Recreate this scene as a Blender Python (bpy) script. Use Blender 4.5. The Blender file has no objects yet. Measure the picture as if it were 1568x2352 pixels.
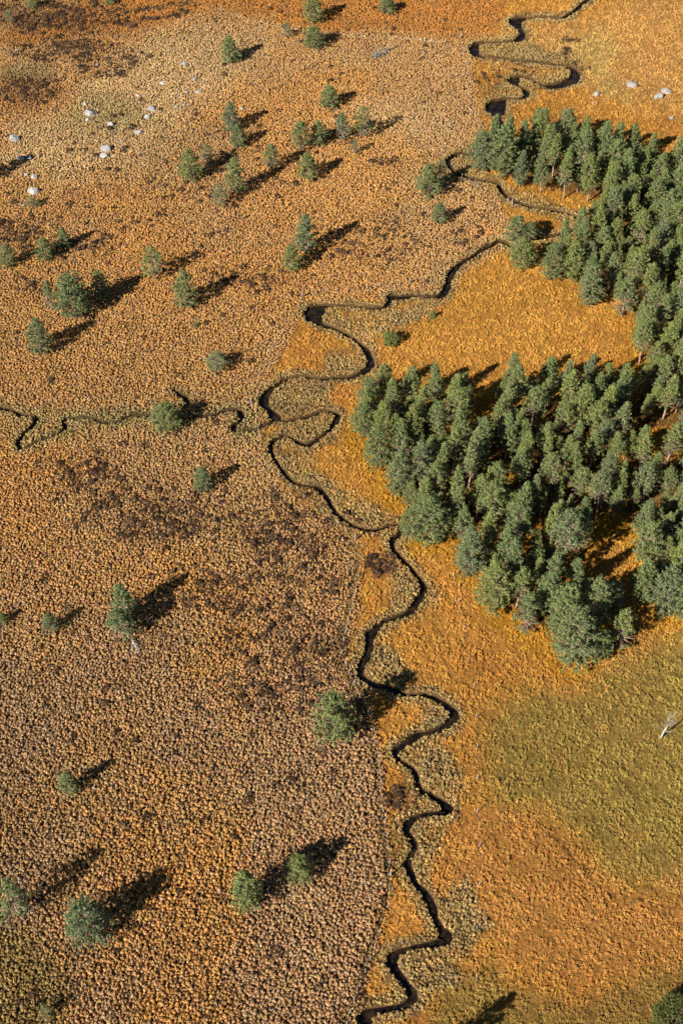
import bpy, math, random
import numpy as np
from mathutils import Vector, Matrix

R = math.radians
SC = bpy.context.scene
COL = SC.collection
rng = np.random.default_rng(7)
random.seed(7)

# ------------------------------------------------------------------ camera
CAM_H = 186.0
PITCH = 50.0                       # degrees below the horizon
VFOV = 40.0
cd = bpy.data.cameras.new('camera')
cam = bpy.data.objects.new('camera', cd)
COL.objects.link(cam)
cam.location = (0, 0, CAM_H)
cam.rotation_euler = (R(90 - PITCH), 0, 0)
cd.sensor_fit = 'VERTICAL'
cd.angle = R(VFOV)
cd.clip_start = 1.0
cd.clip_end = 8000
SC.camera = cam

# ------------------------------------------------------------------ sky, sun, exposure
SUN_EL = 33.5
SUN_FROM = (-0.74, -0.67)          # the sun stands to the left, behind the camera
w = bpy.data.worlds.new('World')
SC.world = w
w.use_nodes = True
wn = w.node_tree
bg = wn.nodes['Background']
sky = wn.nodes.new('ShaderNodeTexSky')
sky.sky_type = 'NISHITA'
sky.sun_disc = False
sky.altitude = 1400.0               # a high plateau: thin clean air, deep shadows
sky.air_density = 0.8
sky.dust_density = 0.3
sky.sun_elevation = R(SUN_EL)
sky.sun_rotation = math.atan2(SUN_FROM[0], SUN_FROM[1])
wn.links.new(sky.outputs[0], bg.inputs[0])
bg.inputs[1].default_value = 0.05
sl = bpy.data.lights.new('sun', 'SUN')
sl.energy = 5.0
sl.angle = R(0.5)
sl.color = (1.0, 0.94, 0.85)
sun = bpy.data.objects.new('sun', sl)
COL.objects.link(sun)
_l = math.hypot(*SUN_FROM)
sdir = Vector((-SUN_FROM[0] / _l * math.cos(R(SUN_EL)), -SUN_FROM[1] / _l * math.cos(R(SUN_EL)), -math.sin(R(SUN_EL))))
sun.rotation_euler = sdir.to_track_quat('-Z', 'Y').to_euler()
sun.location = (-80, -80, 120)
vs = SC.view_settings
vs.view_transform = 'Standard'
vs.look = 'None'
vs.exposure = 1.25
vs.gamma = 1.0
SC.cycles.diffuse_bounces = 1

# ------------------------------------------------------------------ survey: photo points <-> ground points (metres)
F = 1176.0 / math.tan(R(VFOV / 2))
sp, cp = math.sin(R(PITCH)), math.cos(R(PITCH))


def ground(u, v, z=0.0):
    a = (u - 784.0) / F
    b = (1176.0 - v) / F
    dx, dy, dz = a, cp + b * sp, -sp + b * cp
    t = (z - CAM_H) / dz
    return dx * t, dy * t


def survey(x, y, z=0.0):
    py, pz = y, z - CAM_H
    zc = py * cp - pz * sp
    yc = py * sp + pz * cp
    return 784.0 + x / zc * F, 1176.0 - yc / zc * F, zc


def mpp(u, v):                      # metres per survey unit at a ground point
    x, y = ground(u, v)
    return survey(x, y)[2] / F


def tile(ox, oy, pts):              # survey sheet coordinates -> survey units
    return [(p[0] * 0.36617 + ox * 0.57415, p[1] * 0.36617 + oy * 0.57415) + tuple(p[2:]) for p in pts]


# ------------------------------------------------------------------ small helpers
def tag(o, label=None, cat=None, group=None, kind=None):
    if label: o['label'] = label
    if cat: o['category'] = cat
    if group: o['group'] = group
    if kind: o['kind'] = kind
    return o


def mesh_from(name, verts, faces, smooth=False):
    me = bpy.data.meshes.new(name)
    me.from_pydata([tuple(v) for v in verts], [], faces)
    if smooth:
        me.polygons.foreach_set('use_smooth', [True] * len(me.polygons))
    me.update()
    return me


def obj(name, me, mat=None, parent=None):
    if mat and not me.materials:
        me.materials.append(mat)
    o = bpy.data.objects.new(name, me)
    COL.objects.link(o)
    if parent: o.parent = parent
    return o


def empty(name, loc, rz=0.0):
    o = bpy.data.objects.new(name, None)
    o.empty_display_size = 0.5
    COL.objects.link(o)
    o.location = loc
    o.rotation_euler = (0, 0, rz)
    return o


def tube(verts, faces, pts, radii, n=6):
    """append a tapering tube along pts to the lists"""
    pts = [Vector(p) for p in pts]
    base = len(verts)
    for i, p in enumerate(pts):
        d = (pts[min(i + 1, len(pts) - 1)] - pts[max(i - 1, 0)])
        if d.length < 1e-6: d = Vector((0, 0, 1))
        d.normalize()
        a = d.cross(Vector((0.31, 0.77, 0.55)) if abs(d.z) > 0.8 else Vector((0, 0, 1))).normalized()
        b = d.cross(a)
        for k in range(n):
            t = 2 * math.pi * k / n
            verts.append(tuple(p + (a * math.cos(t) + b * math.sin(t)) * radii[i]))
    for i in range(len(pts) - 1):
        for k in range(n):
            k2 = (k + 1) % n
            faces.append((base + i * n + k, base + i * n + k2, base + (i + 1) * n + k2, base + (i + 1) * n + k))
    faces.append(tuple(base + k for k in reversed(range(n))))
    faces.append(tuple(base + (len(pts) - 1) * n + k for k in range(n)))


_tab = np.random.default_rng(99).random((256, 256))


def vnoise(x, y, s, seed=0):
    x = np.asarray(x) / s + seed * 37.31
    y = np.asarray(y) / s + seed * 91.17
    xi = np.floor(x).astype(int); yi = np.floor(y).astype(int)
    fx = x - xi; fy = y - yi
    fx = fx * fx * (3 - 2 * fx); fy = fy * fy * (3 - 2 * fy)
    g = lambda a, b: _tab[a & 255, b & 255]
    return (g(xi, yi) * (1 - fx) + g(xi + 1, yi) * fx) * (1 - fy) + (g(xi, yi + 1) * (1 - fx) + g(xi + 1, yi + 1) * fx) * fy


def fbm(x, y, s, seed=0, octv=4):
    t = 0; a = 0.5; tot = 0
    for k in range(octv):
        t = t + a * vnoise(x, y, s / 2 ** k, seed + k * 3)
        tot += a; a *= 0.55
    return t / tot


def sstep(a, b, x):
    t = np.clip((x - a) / (b - a), 0, 1)
    return t * t * (3 - 2 * t)


def polydist(u, v, poly):
    """signed distance (negative inside) of arrays u, v to a polygon"""
    n = len(poly)
    best = np.full(u.shape, 1e9)
    inside = np.zeros(u.shape, bool)
    for i in range(n):
        x0, y0 = poly[i][:2]; x1, y1 = poly[(i + 1) % n][:2]
        ex, ey = x1 - x0, y1 - y0
        t = np.clip(((u - x0) * ex + (v - y0) * ey) / (ex * ex + ey * ey + 1e-9), 0, 1)
        best = np.minimum(best, np.hypot(u - x0 - t * ex, v - y0 - t * ey))
        c = ((y0 > v) != (y1 > v)) & (u < (x1 - x0) * (v - y0) / (y1 - y0 + 1e-12) + x0)
        inside ^= c
    return np.where(inside, -best, best)


def linedist(u, v, line):
    best = np.full(u.shape, 1e9)
    for i in range(len(line) - 1):
        x0, y0 = line[i][:2]; x1, y1 = line[i + 1][:2]
        ex, ey = x1 - x0, y1 - y0
        t = np.clip(((u - x0) * ex + (v - y0) * ey) / (ex * ex + ey * ey + 1e-9), 0, 1)
        best = np.minimum(best, np.hypot(u - x0 - t * ex, v - y0 - t * ey))
    return best


def S(r, g, b, k=0.80):             # a lit colour in the photo -> albedo
    f = lambda c: ((c / 255 + 0.055) / 1.055) ** 2.4 if c > 10 else c / 255 / 12.92
    return np.array([f(r) * k, f(g) * k, f(b) * k])


# ------------------------------------------------------------------ courses of the stream (survey units, half width in metres)
ST = []
ST += tile(1731, 0, [(1040, -80), (990, -25), (960, 8), (935, 25), (905, 55), (875, 80), (840, 98), (815, 113), (770, 112), (700, 110), (650, 112),
    (600, 115), (560, 118, .9), (520, 135, 1.3), (522, 155, 1.0), (540, 180, .6), (562, 215, .6), (540, 250, .7), (500, 262), (440, 268), (380, 270),
    (310, 272), (270, 285, .6), (256, 312, .9), (272, 345, .7), (330, 362), (390, 370), (450, 370), (530, 382), (620, 390), (700, 402), (770, 410),
    (830, 415), (875, 435, .7), (892, 470, .9), (876, 505, 1.0), (840, 523, .9), (790, 535, .8), (735, 543, .9), (680, 532), (640, 512), (600, 492), (560, 482),
    (530, 485), (508, 508, 1.2), (525, 535), (565, 555), (585, 580, .7), (583, 605), (550, 620), (500, 622), (450, 625), (425, 640, .9), (405, 658, 1.5), (392, 680, 1.9), (398, 705, 1.4),
    (403, 722, .9), (410, 740), (430, 772), (400, 850), (330, 920), (270, 960), (215, 968), (185, 965), (140, 975), (105, 1000), (95, 1030),
    (120, 1065), (160, 1095), (200, 1108), (250, 1120), (310, 1132), (360, 1140), (405, 1155), (420, 1180), (440, 1210), (480, 1240), (530, 1268),
    (590, 1290), (650, 1303), (720, 1312), (780, 1325), (840, 1342), (880, 1358), (905, 1375), (917, 1400), (890, 1440), (800, 1470), (700, 1490),
    (610, 1505), (560, 1540), (480, 1540), (420, 1512), (370, 1540), (310, 1566)])
ST += tile(1000, 1000, [(1430, 20), (1380, 50), (1330, 80), (1290, 115, .6), (1260, 155, .65), (1245, 190, .65), (1240, 225, .6), (1225, 260, .7), (1200, 288, .9),
    (1150, 298, .6), (1100, 295), (1050, 287), (1000, 290, .55), (940, 300, .8), (890, 295, .8), (875, 320, .6), (862, 345, .6), (830, 363, .65), (770, 365, .6), (710, 360),
    (650, 352), (580, 348), (510, 350), (450, 358, .9), (408, 385, 1.7), (402, 425, 1.4), (450, 465, .6), (520, 490, .6), (580, 520), (640, 550), (690, 590),
    (725, 620, .65), (745, 660, .65), (757, 700, .7), (750, 735, .7), (720, 760, .65), (670, 788, .65), (620, 800, .6), (560, 800), (500, 808), (440, 805), (380, 800), (340, 793), (280, 797),
    (220, 815, .55), (180, 838), (140, 865, .6), (108, 900, .75), (90, 940, .8), (98, 980, .8), (130, 1010, .7), (157, 1045, 1.1), (185, 1070), (240, 1072), (300, 1060), (360, 1045),
    (420, 1025), (480, 1010), (530, 1020), (550, 1040, .6), (535, 1080, .6), (500, 1130), (460, 1165), (420, 1195, .55), (370, 1220, .6), (330, 1218, .6), (290, 1200), (250, 1175),
    (215, 1168), (180, 1183), (145, 1210), (130, 1245), (140, 1285), (170, 1335), (200, 1380), (240, 1425), (280, 1460), (330, 1475), (380, 1480),
    (430, 1495, .6), (462, 1530, .6), (490, 1560)])
ST += tile(1000, 2000, [(505, 30), (540, 80), (590, 125), (650, 160), (720, 183), (790, 185), (850, 170), (890, 155), (935, 160), (950, 195), (925, 225), (897, 245, .5), (890, 275), (905, 315),
    (940, 355), (985, 400), (1025, 450), (1065, 500), (1090, 545, .6), (1085, 590, .55), (1045, 640, .6), (1015, 690, .6), (960, 722, .55), (890, 745, .5), (830, 770), (790, 810, .7), (757, 845, .8),
    (745, 890, .7), (745, 940, .7), (725, 990, .7), (697, 1040, .6), (692, 1085, .6), (720, 1125, .65), (770, 1150, .55), (830, 1170, .6), (890, 1190, .7), (950, 1212), (1010, 1222), (1075, 1220),
    (1140, 1235, .6), (1190, 1260, .65), (1240, 1295, .7), (1277, 1335, .8), (1268, 1380, .75), (1230, 1415, .65), (1170, 1445, .55), (1110, 1460, .5), (1050, 1475, .75), (1000, 1510, .6), (950, 1545, .5), (915, 1570)])
ST += [(909, 1736, .4), (920, 1750, .4), (940, 1760, .4), (951, 1771, .45)]
ST += tile(1000, 3096, [(1042, 5), (1050, 45), (1070, 98, .5), (1110, 118), (1150, 140), (1200, 175, .6), (1238, 215, .9), (1190, 242, .5), (1130, 245, .45), (1070, 258, .45), (1020, 285, .55),
    (988, 318, .65), (985, 360, .5), (1010, 395, .5), (1030, 440, .5), (1025, 490), (1000, 520), (990, 570, .55), (1010, 620, .55), (1040, 690, .5), (1080, 725, .55), (1110, 770, .7),
    (1135, 815, .6), (1150, 860, .6), (1165, 905, .5), (1190, 960, .55), (1222, 1015, 1.0), (1190, 1048, .7), (1130, 1065, .45), (1050, 1080, .5), (980, 1100, .45), (925, 1118, .55), (892, 1158, .8), (900, 1205, .75),
    (930, 1250, .55), (960, 1290, .6), (990, 1330, .5), (1018, 1370, .7), (1020, 1412, .6), (985, 1440, .55), (930, 1460, .5), (860, 1470, .5), (800, 1480, .45), (745, 1500, .8), (722, 1540, .9), (735, 1580), (760, 1640), (740, 1720), (790, 1800)])
TR = tile(0, 1000, [(-160, 930), (-60, 960), (0, 985), (60, 1000), (110, 1020), (150, 1035), (205, 1040), (230, 1050), (225, 1080), (195, 1120), (150, 1160), (122, 1200), (122, 1235), (150, 1245, .15),
    (200, 1225, .12), (280, 1185, .15), (340, 1165, .25), (390, 1140, .3), (415, 1110, .45), (400, 1080, .3), (430, 1060, .3), (490, 1058, .2), (550, 1055, .15), (600, 1070), (660, 1082), (720, 1085, .25),
    (780, 1065, .15), (830, 1040, .15), (900, 1038), (1000, 1045), (1120, 1062), (1200, 1058, .2), (1280, 1045), (1350, 1030), (1400, 1010), (1450, 1000), (1500, 1005), (1518, 1040, .6),
    (1508, 1075, .4), (1475, 1100), (1465, 1128, .45), (1500, 1140)]) + tile(1000, 1000, [(-10, 1132), (50, 1125), (80, 1105), (140, 1080), (160, 1055)])
TR2 = tile(0, 1000, [(1092, 875, .25), (1120, 900, .4), (1160, 920, .5), (1178, 958, .35), (1170, 990, .2)])


def course(pts, dflt):
    """Catmull-Rom through the surveyed points, on the ground, about every 0.3 m -> arrays x, y, half width"""
    g = []
    for p in pts:
        x, y = ground(p[0], p[1])
        g.append((x, y, p[2] if len(p) > 2 else dflt))
    g = np.array(g)
    out = []
    for i in range(len(g) - 1):
        p0, p1, p2, p3 = g[max(i - 1, 0)], g[i], g[i + 1], g[min(i + 2, len(g) - 1)]
        n = max(2, int(np.hypot(*(p2 - p1)[:2]) / 0.3))
        for k in range(n):
            t = k / n
            q = 0.5 * ((2 * p1) + (p2 - p0) * t + (2 * p0 - 5 * p1 + 4 * p2 - p3) * t * t + (3 * p1 - p0 - 3 * p2 + p3) * t ** 3)
            q[2] = p1[2] * (1 - t) + p2[2] * t
            out.append(q)
    out.append(g[-1])
    return np.array(out)


WID = 1.0
main_c = course(ST, 0.42); main_c[:, 2] *= WID * (1 + .4 * sstep(190, 260, main_c[:, 1]))
trib_c = course([(p[0], p[1], max(p[2], .27)) if len(p) > 2 else p for p in TR], 0.40); trib_c[:, 2] *= WID
dit_c = course(TR2, 0.3); dit_c[:, 2] *= WID

# ------------------------------------------------------------------ ground raster
STEP = 0.25
X0, X1, Y0, Y1 = -106.0, 106.0, 44.0, 352.0
gx = np.arange(X0, X1 + 1e-6, STEP)
gy = np.arange(Y0, Y1 + 1e-6, STEP)
NX, NY = len(gx), len(gy)
sd = np.full((NY, NX), 30.0)        # distance to the nearest bank (negative in the water)
cdist = np.full((NY, NX), 30.0)     # the same for the main stream's centre line, reaching further
for c, big in ((main_c, 1), (trib_c, 0), (dit_c, 0)):
    wob = fbm(c[:, 0], c[:, 1], 2.0, 5, 2) - 0.5
    for (x, y, hw), wb in zip(c, wob):
        rad = 8.0
        i0 = int((x - rad - X0) / STEP); i1 = int((x + rad - X0) / STEP) + 1
        j0 = int((y - rad - Y0) / STEP); j1 = int((y + rad - Y0) / STEP) + 1
        i0 = max(i0, 0); j0 = max(j0, 0)
        if i1 <= 0 or j1 <= 0 or i0 >= NX or j0 >= NY: continue
        d = np.hypot(gx[None, i0:i1] - x, gy[j0:j1, None] - y)
        s = sd[j0:j1, i0:i1]
        np.minimum(s, d - hw * (1 + 0.3 * wb), out=s)
        if big:
            s = cdist[j0:j1, i0:i1]
            np.minimum(s, d, out=s)
GX, GY = np.meshgrid(gx, gy)
relief = (fbm(GX, GY, 30, 1, 3) - 0.5) * 0.5


def look(arr, x, y):
    i = np.clip(np.rint((np.asarray(x) - X0) / STEP).astype(int), 0, NX - 1)
    j = np.clip(np.rint((np.asarray(y) - Y0) / STEP).astype(int), 0, NY - 1)
    return arr[j, i]


# ------------------------------------------------------------------ vegetation zones (colour, kind) of a ground point
WOOD_N = [(1082, 388), (1100, 400), (1150, 416), (1210, 440), (1290, 458), (1345, 470), (1385, 492), (1345, 540), (1300, 590), (1245, 645), (1300, 640), (1345, 650), (1340, 706), (1385, 700),
          (1410, 690), (1430, 730), (1452, 770), (1465, 850), (1640, 850), (1640, 395), (1540, 392), (1500, 385), (1440, 382), (1400, 388), (1360, 362), (1290, 345), (1240, 342), (1180, 350), (1110, 368)]
WOOD_S = [(850, 930), (825, 990), (850, 1045), (880, 1105), (905, 1155), (945, 1240), (1000, 1250), (1045, 1215), (1080, 1300), (1110, 1375), (1165, 1405), (1200, 1440),
          (1260, 1480), (1300, 1530), (1360, 1500), (1365, 1440), (1330, 1385), (1320, 1300), (1335, 1240), (1395, 1190), (1425, 1200), (1462, 1230), (1470, 1370),
          (1540, 1420), (1640, 1430), (1640, 830), (1470, 840), (1450, 905), (1330, 900), (1230, 905), (1140, 915), (1070, 940), (1000, 920), (930, 905)]
GAPS = [[(1100, 880), (1075, 985), (1100, 1010), (1140, 960), (1130, 900)],
        [(1110, 1075), (1115, 1140), (1160, 1135), (1185, 1085), (1150, 1060)],
        [(1425, 990), (1425, 1050), (1560, 1050), (1570, 985)],
        [(1200, 1200), (1200, 1265), (1255, 1255), (1275, 1195)],
        [(1320, 1090), (1330, 1130), (1400, 1120), (1400, 1085)],
        [(1230, 545), (1240, 590), (1290, 560), (1300, 510), (1250, 505)]]
FENCE_W = tile(1731, 0, [(170, 245), (178, 300), (188, 360), (197, 420), (207, 485), (217, 545), (227, 605), (236, 665), (244, 725), (252, 790)])
FENCE_M = tile(1731, 0, [(180, 1122), (225, 1150), (275, 1178), (330, 1205), (395, 1235), (465, 1268), (495, 1290)]) 
FENCE_A = tile(1000, 1000, [(1240, 75), (1190, 115), (1140, 155), (1100, 190), (1000, 215), (935, 225), (875, 232), (810, 238), (735, 245), (670, 255), (610, 265), (540, 270),
    (470, 275), (410, 290), (330, 300), (300, 360), (265, 420), (240, 460), (200, 530), (160, 600), (130, 655), (100, 710), (60, 785), (15, 860), (8, 970), (42, 1060), (52, 1130), (58, 1190), (75, 1320), (115, 1385), (180, 1430)]) \
    + tile(1000, 2000, [(250, -70), (340, -5), (395, 35), (445, 75), (500, 115), (548, 160), (605, 210), (660, 250), (712, 305), (705, 370), (692, 430), (680, 490), (665, 545), (655, 595), (643, 655), (630, 710),
    (617, 770), (600, 830), (588, 895), (575, 968), (598, 1038), (622, 1100), (655, 1165), (683, 1235), (740, 1350), (775, 1460), (785, 1530)]) \
    + tile(1000, 3096, [(812, -60), (815, 0), (820, 70), (828, 155), (838, 240), (845, 300), (855, 390), (865, 475), (875, 560), (882, 640), (890, 735), (865, 840), (835, 930), (808, 1000), (780, 1085), (755, 1165), (725, 1250), (690, 1340), (655, 1420), (630, 1500), (605, 1580)])
FENCE_E = [(1040, 1326), (1050, 1386), (1064, 1448), (1074, 1520), (1087, 1580), (1091, 1650), (1094, 1720), (1096, 1789), (1094, 1867), (1101, 1944), (1098, 2036), (1094, 2135), (1093, 2248)]

HM = np.array([0.97, 1.10, 1.34]); OM = np.array([0.86, 1.15, 1.62])
TAN = S(203, 150, 88) * HM; PINK = S(198, 152, 104) * HM * np.array([.93, .92, .90]); STRAW = S(212, 176, 118) * np.array([1., 1.02, 1.15]); OTAN = S(212, 146, 72) * HM
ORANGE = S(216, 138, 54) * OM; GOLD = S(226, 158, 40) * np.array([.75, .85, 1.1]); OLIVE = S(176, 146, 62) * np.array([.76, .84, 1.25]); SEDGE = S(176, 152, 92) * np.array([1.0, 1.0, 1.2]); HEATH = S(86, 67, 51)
BROWN = S(150, 104, 62) * HM; RUST = S(204, 120, 46) * OM; GREENISH = S(160, 148, 84) * np.array([1, 1, 1.3])


def zones(x, y):
    """albedo, kind (0 hummock, 1 meadow, 2 sedge as weights), heather density"""
    x = np.asarray(x, float); y = np.asarray(y, float)
    u, v, _ = survey(x, y)
    n1 = fbm(x, y, 14, 11); n2 = fbm(x, y, 6, 12); n3 = fbm(x, y, 28, 13); n4 = fbm(x, y, 3, 14, 3)
    uw = u + (n1 - 0.5) * 70 + (n2 - 0.5) * 30
    vw = v + (fbm(x, y, 14, 21) - 0.5) * 60 + (fbm(x, y, 6, 22) - 0.5) * 26
    blob = lambda cx, cy, rx, ry, p=1.0: np.clip(1.15 - ((uw - cx) / rx) ** 2 - ((vw - cy) / ry) ** 2, 0, 1) ** p
    pol = lambda poly, soft, uu=uw, vv=vw: 1 - sstep(-soft, soft, polydist(uu, vv, poly))

    def mix(c, m, col):
        return c * (1 - m[..., None]) + col * m[..., None]
    c = np.broadcast_to(TAN, x.shape + (3,)).copy()
    c = mix(c, sstep(0.42, 0.62, n3) * 0.7, OTAN)
    c = mix(c, sstep(1000, 1700, vw) * 0.75 * sstep(0.3, 0.6, n1), PINK)
    c = mix(c, sstep(0.55, 0.75, n2) * 0.35, BROWN)
    # straw in the upper left, with a greener bowl round the boulders
    c = mix(c, pol([(0, 250), (120, 210), (330, 90), (480, 60), (620, 110), (520, 210), (440, 260), (380, 330), (300, 400), (120, 420), (0, 380)], 50) * 0.8, STRAW)
    c = mix(c, np.maximum(blob(250, 265, 120, 55), blob(60, 170, 80, 30)) * 0.6, GREENISH * .9)
    c = mix(c, np.maximum(blob(150, 50, 220, 70), blob(50, 215, 110, 60)) * (.25 + .5 * n2), BROWN * .75)
    c = mix(c, pol([(780, 270), (860, 230), (1010, 260), (1040, 330), (900, 330)], 40) * 0.5, STRAW)
    # orange ground along the top and round the middle left
    c = mix(c, pol([(250, -60), (560, -60), (1000, -60), (1300, -60), (1300, 60), (1030, 90), (800, 72), (640, 55), (500, 18), (330, 50), (60, 100), (0, 90)], 25) * 0.85, RUST)
    c = mix(c, pol([(0, 560), (300, 540), (640, 660), (600, 900), (300, 920), (0, 900)], 60) * 0.45, OTAN)
    c = mix(c, blob(60, 240, 120, 60) * 0.5, RUST)
    c = mix(c, pol([(-40, 2060), (60, 2130), (150, 2260), (140, 2400), (-40, 2400)], 50) * 0.6, OLIVE)
    # right of the stream
    right = np.array([(1100, -60), (1180, 60), (1080, 110), (1095, 220), (1110, 300), (1040, 370), (1140, 450), (1190, 560), (1040, 640), (1010, 690), (720, 690), (600, 900), (600, 1010), (640, 1110), (820, 1245), (830, 1400),
                      (795, 1500), (850, 1600), (880, 1760), (890, 1900), (900, 2050), (850, 2230), (800, 2420), (1750, 2420), (1750, -60)])
    rm = pol(list(map(tuple, right)), 10, u + (n2 - 0.5) * 16, v + (n4 - 0.5) * 14)
    c = mix(c, rm, ORANGE)
    c = mix(c, rm * sstep(0.45, 0.7, n1) * 0.5, RUST)
    c = mix(c, rm * sstep(0.55, 0.8, n2) * 0.3, OTAN)
    c = mix(c, pol([(1000, 1900), (1130, 1850), (1230, 1870), (1310, 1930), (1390, 2020), (1480, 2050), (1700, 2080), (1700, 2140), (1480, 2220), (1330, 2270), (1190, 2230), (1100, 2100)], 25) * .7, S(206, 130, 58) * OM)
    # top right: straw and dull orange
    tr = pol([(1180, 60), (1330, 40), (1480, -40), (1700, -40), (1700, 300), (1480, 250), (1350, 230), (1330, 160), (1120, 140), (1110, 100)], 40)
    c = mix(c, tr * 0.8, S(210, 158, 88) * np.array([.95, 1.0, 1.1]))
    c = mix(c, pol([(1150, 60), (1230, 110), (1360, 60), (1420, 100), (1400, 190), (1450, 250), (1370, 230), (1330, 150), (1150, 130), (1100, 115)], 32) * 0.85, S(196, 166, 98))
    # olive lawn
    ol = pol([(1110, 1640), (1200, 1590), (1330, 1580), (1430, 1500), (1700, 1400), (1700, 2060), (1480, 2030), (1390, 2000), (1310, 1910), (1230, 1850), (1150, 1850), (1105, 1780)], 55)
    c = mix(c, ol * 0.92, OLIVE)
    c = mix(c, ol * sstep(0.48, 0.7, .5 * n1 + .5 * n4) * 0.45, OTAN)
    c = mix(c, ol * sstep(0.5, 0.7, n3) * 0.35, S(186, 158, 66) * np.array([.78, .85, 1.2]))
    ol2 = np.maximum(pol([(990, 2420), (1020, 2250), (1110, 2210), (1190, 2290), (1330, 2310), (1480, 2240), (1700, 2150), (1700, 2420)], 34), 0)
    c = mix(c, ol2 * 0.75, S(160, 124, 52) * np.array([.75, .85, 1.4]))
    c = mix(c, ol2 * sstep(0.5, 0.7, n2) * 0.5, OLIVE)
    # bright grass in and in front of the wood
    wd = np.minimum(polydist(u, v, WOOD_S), polydist(u, v, WOOD_N))
    c = mix(c, (1 - sstep(10, 60, wd + (n2 - .5) * 60)) * rm * (.25 + .4 * sstep(650, 850, v)), GOLD)
    glade = np.full(x.shape, 1e9)
    for gp in GAPS: glade = np.minimum(glade, polydist(u, v, gp))
    litter = (1 - sstep(-34, -8, wd + (n2 - .5) * 20)) * sstep(-6, 14, glade)
    c = mix(c, litter * .8, S(112, 84, 52))
    mead = pol([(1060, 640), (1180, 590), (1340, 700), (1450, 760), (1460, 830), (880, 860), (900, 800), (960, 720)], 25)
    c = mix(c, mead * 0.5, S(224, 146, 56) * OM)
    # sedge along the stream
    cdm = look(cdist, x, y)
    sw = 1.3 + 3.2 * (fbm(x, y, 7, 31, 2) - 0.45)
    sg = (1 - sstep(sw, sw + 1.0, cdm)) * np.clip(rm + .25, 0, 1)
    inner = np.zeros(x.shape)
    for p in ([(730, 715), (900, 700), (1010, 690), (960, 730), (880, 770), (850, 790), (800, 760)], [(760, 800), (840, 800), (850, 850), (760, 868)],
              [(610, 890), (700, 870), (790, 860), (770, 930), (640, 965), (610, 930)], [(640, 965), (780, 945), (760, 1000), (680, 1020)],
              [(640, 1010), (700, 1030), (740, 1090), (900, 1180), (880, 1210), (820, 1210), (720, 1120), (640, 1070)],
              [(900, 1330), (890, 1280), (975, 1340), (945, 1400), (880, 1430)], [(830, 1540), (850, 1470), (880, 1480), (960, 1560), (920, 1590)],
              [(970, 1590), (1045, 1630), (1010, 1690), (950, 1690)], [(930, 1690), (1010, 1700), (1060, 1760), (1080, 1830), (1030, 1830), (960, 1790)], [(940, 1880), (1030, 1870), (1010, 1960), (1000, 2060), (960, 2010)],
              [(1020, 2060), (1090, 2000), (1130, 2130), (1050, 2210), (1040, 2160)], [(900, 2190), (1030, 2160), (1060, 2260), (960, 2320), (940, 2260)],
              [(1090, 110), (1200, 95), (1320, 130), (1300, 150), (1110, 130)], [(1170, 170), (1320, 160), (1310, 195), (1200, 190)], [(1110, 190), (1200, 180), (1210, 230), (1150, 240), (1110, 230)],
              [(1030, 370), (1080, 360), (1150, 430), (1320, 500), (1300, 510), (1130, 425), (1050, 400)]):
        inner = np.maximum(inner, pol(p, 14))
    sg = np.clip(np.maximum(sg * 0.7, inner * (.55 + .45 * sstep(.35, .6, n4))), 0, 1)
    td = look(sd, x, y)
    sg = np.maximum(sg, (1 - sstep(0.6, 1.8, td + (n4 - .5) * 1.5)) * 0.8)
    c = mix(c, sg, SEDGE)
    c = mix(c, sg * sstep(0.5, 0.7, n4) * 0.4, S(150, 108, 60))
    # tributary's grey-green fringe
    c = mix(c, np.maximum(blob(100, 975, 110, 45), blob(260, 955, 220, 18)) * 0.45, GREENISH)
    c = mix(c, blob(560, 975, 40, 50) * 0.5, GREENISH)
    # pale path along the old boundary, trodden lines by the fences
    pl = linedist(u, v, [(500, 20), (574, 46), (640, 62), (800, 83), (1015, 96)])
    c = mix(c, (1 - sstep(2.0, 5.0, pl + (n4 - .5) * 4)) * 0.7, STRAW)
    pl = np.minimum(linedist(u, v, FENCE_W), linedist(u, v, FENCE_A))
    c = mix(c, (1 - sstep(1.2, 3.4, pl + (n4 - .5) * 3)) * 0.4 * np.where(v > 1150, 0, 1), S(214, 164, 92) * .9)
    fl = linedist(u + 9, v, FENCE_A)
    fstrip = (1 - sstep(3, 11, fl + (n4 - .5) * 9)) * (1 - rm) * sstep(1150, 1350, v)
    c = mix(c, fstrip * .75, S(120, 98, 60))
    # old ditch between olive and orange ground
    dl = linedist(u, v, [(1255, 1912), (1290, 1945), (1325, 1985), (1352, 2012), (1382, 2043), (1412, 2058), (1470, 2068), (1560, 2120)])
    c = mix(c, (1 - sstep(1.5, 5, dl + (n4 - .5) * 5)) * .7, S(104, 76, 40))
    # heather, and ditch shade drawn as heather lines
    h = np.zeros(x.shape)
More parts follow.
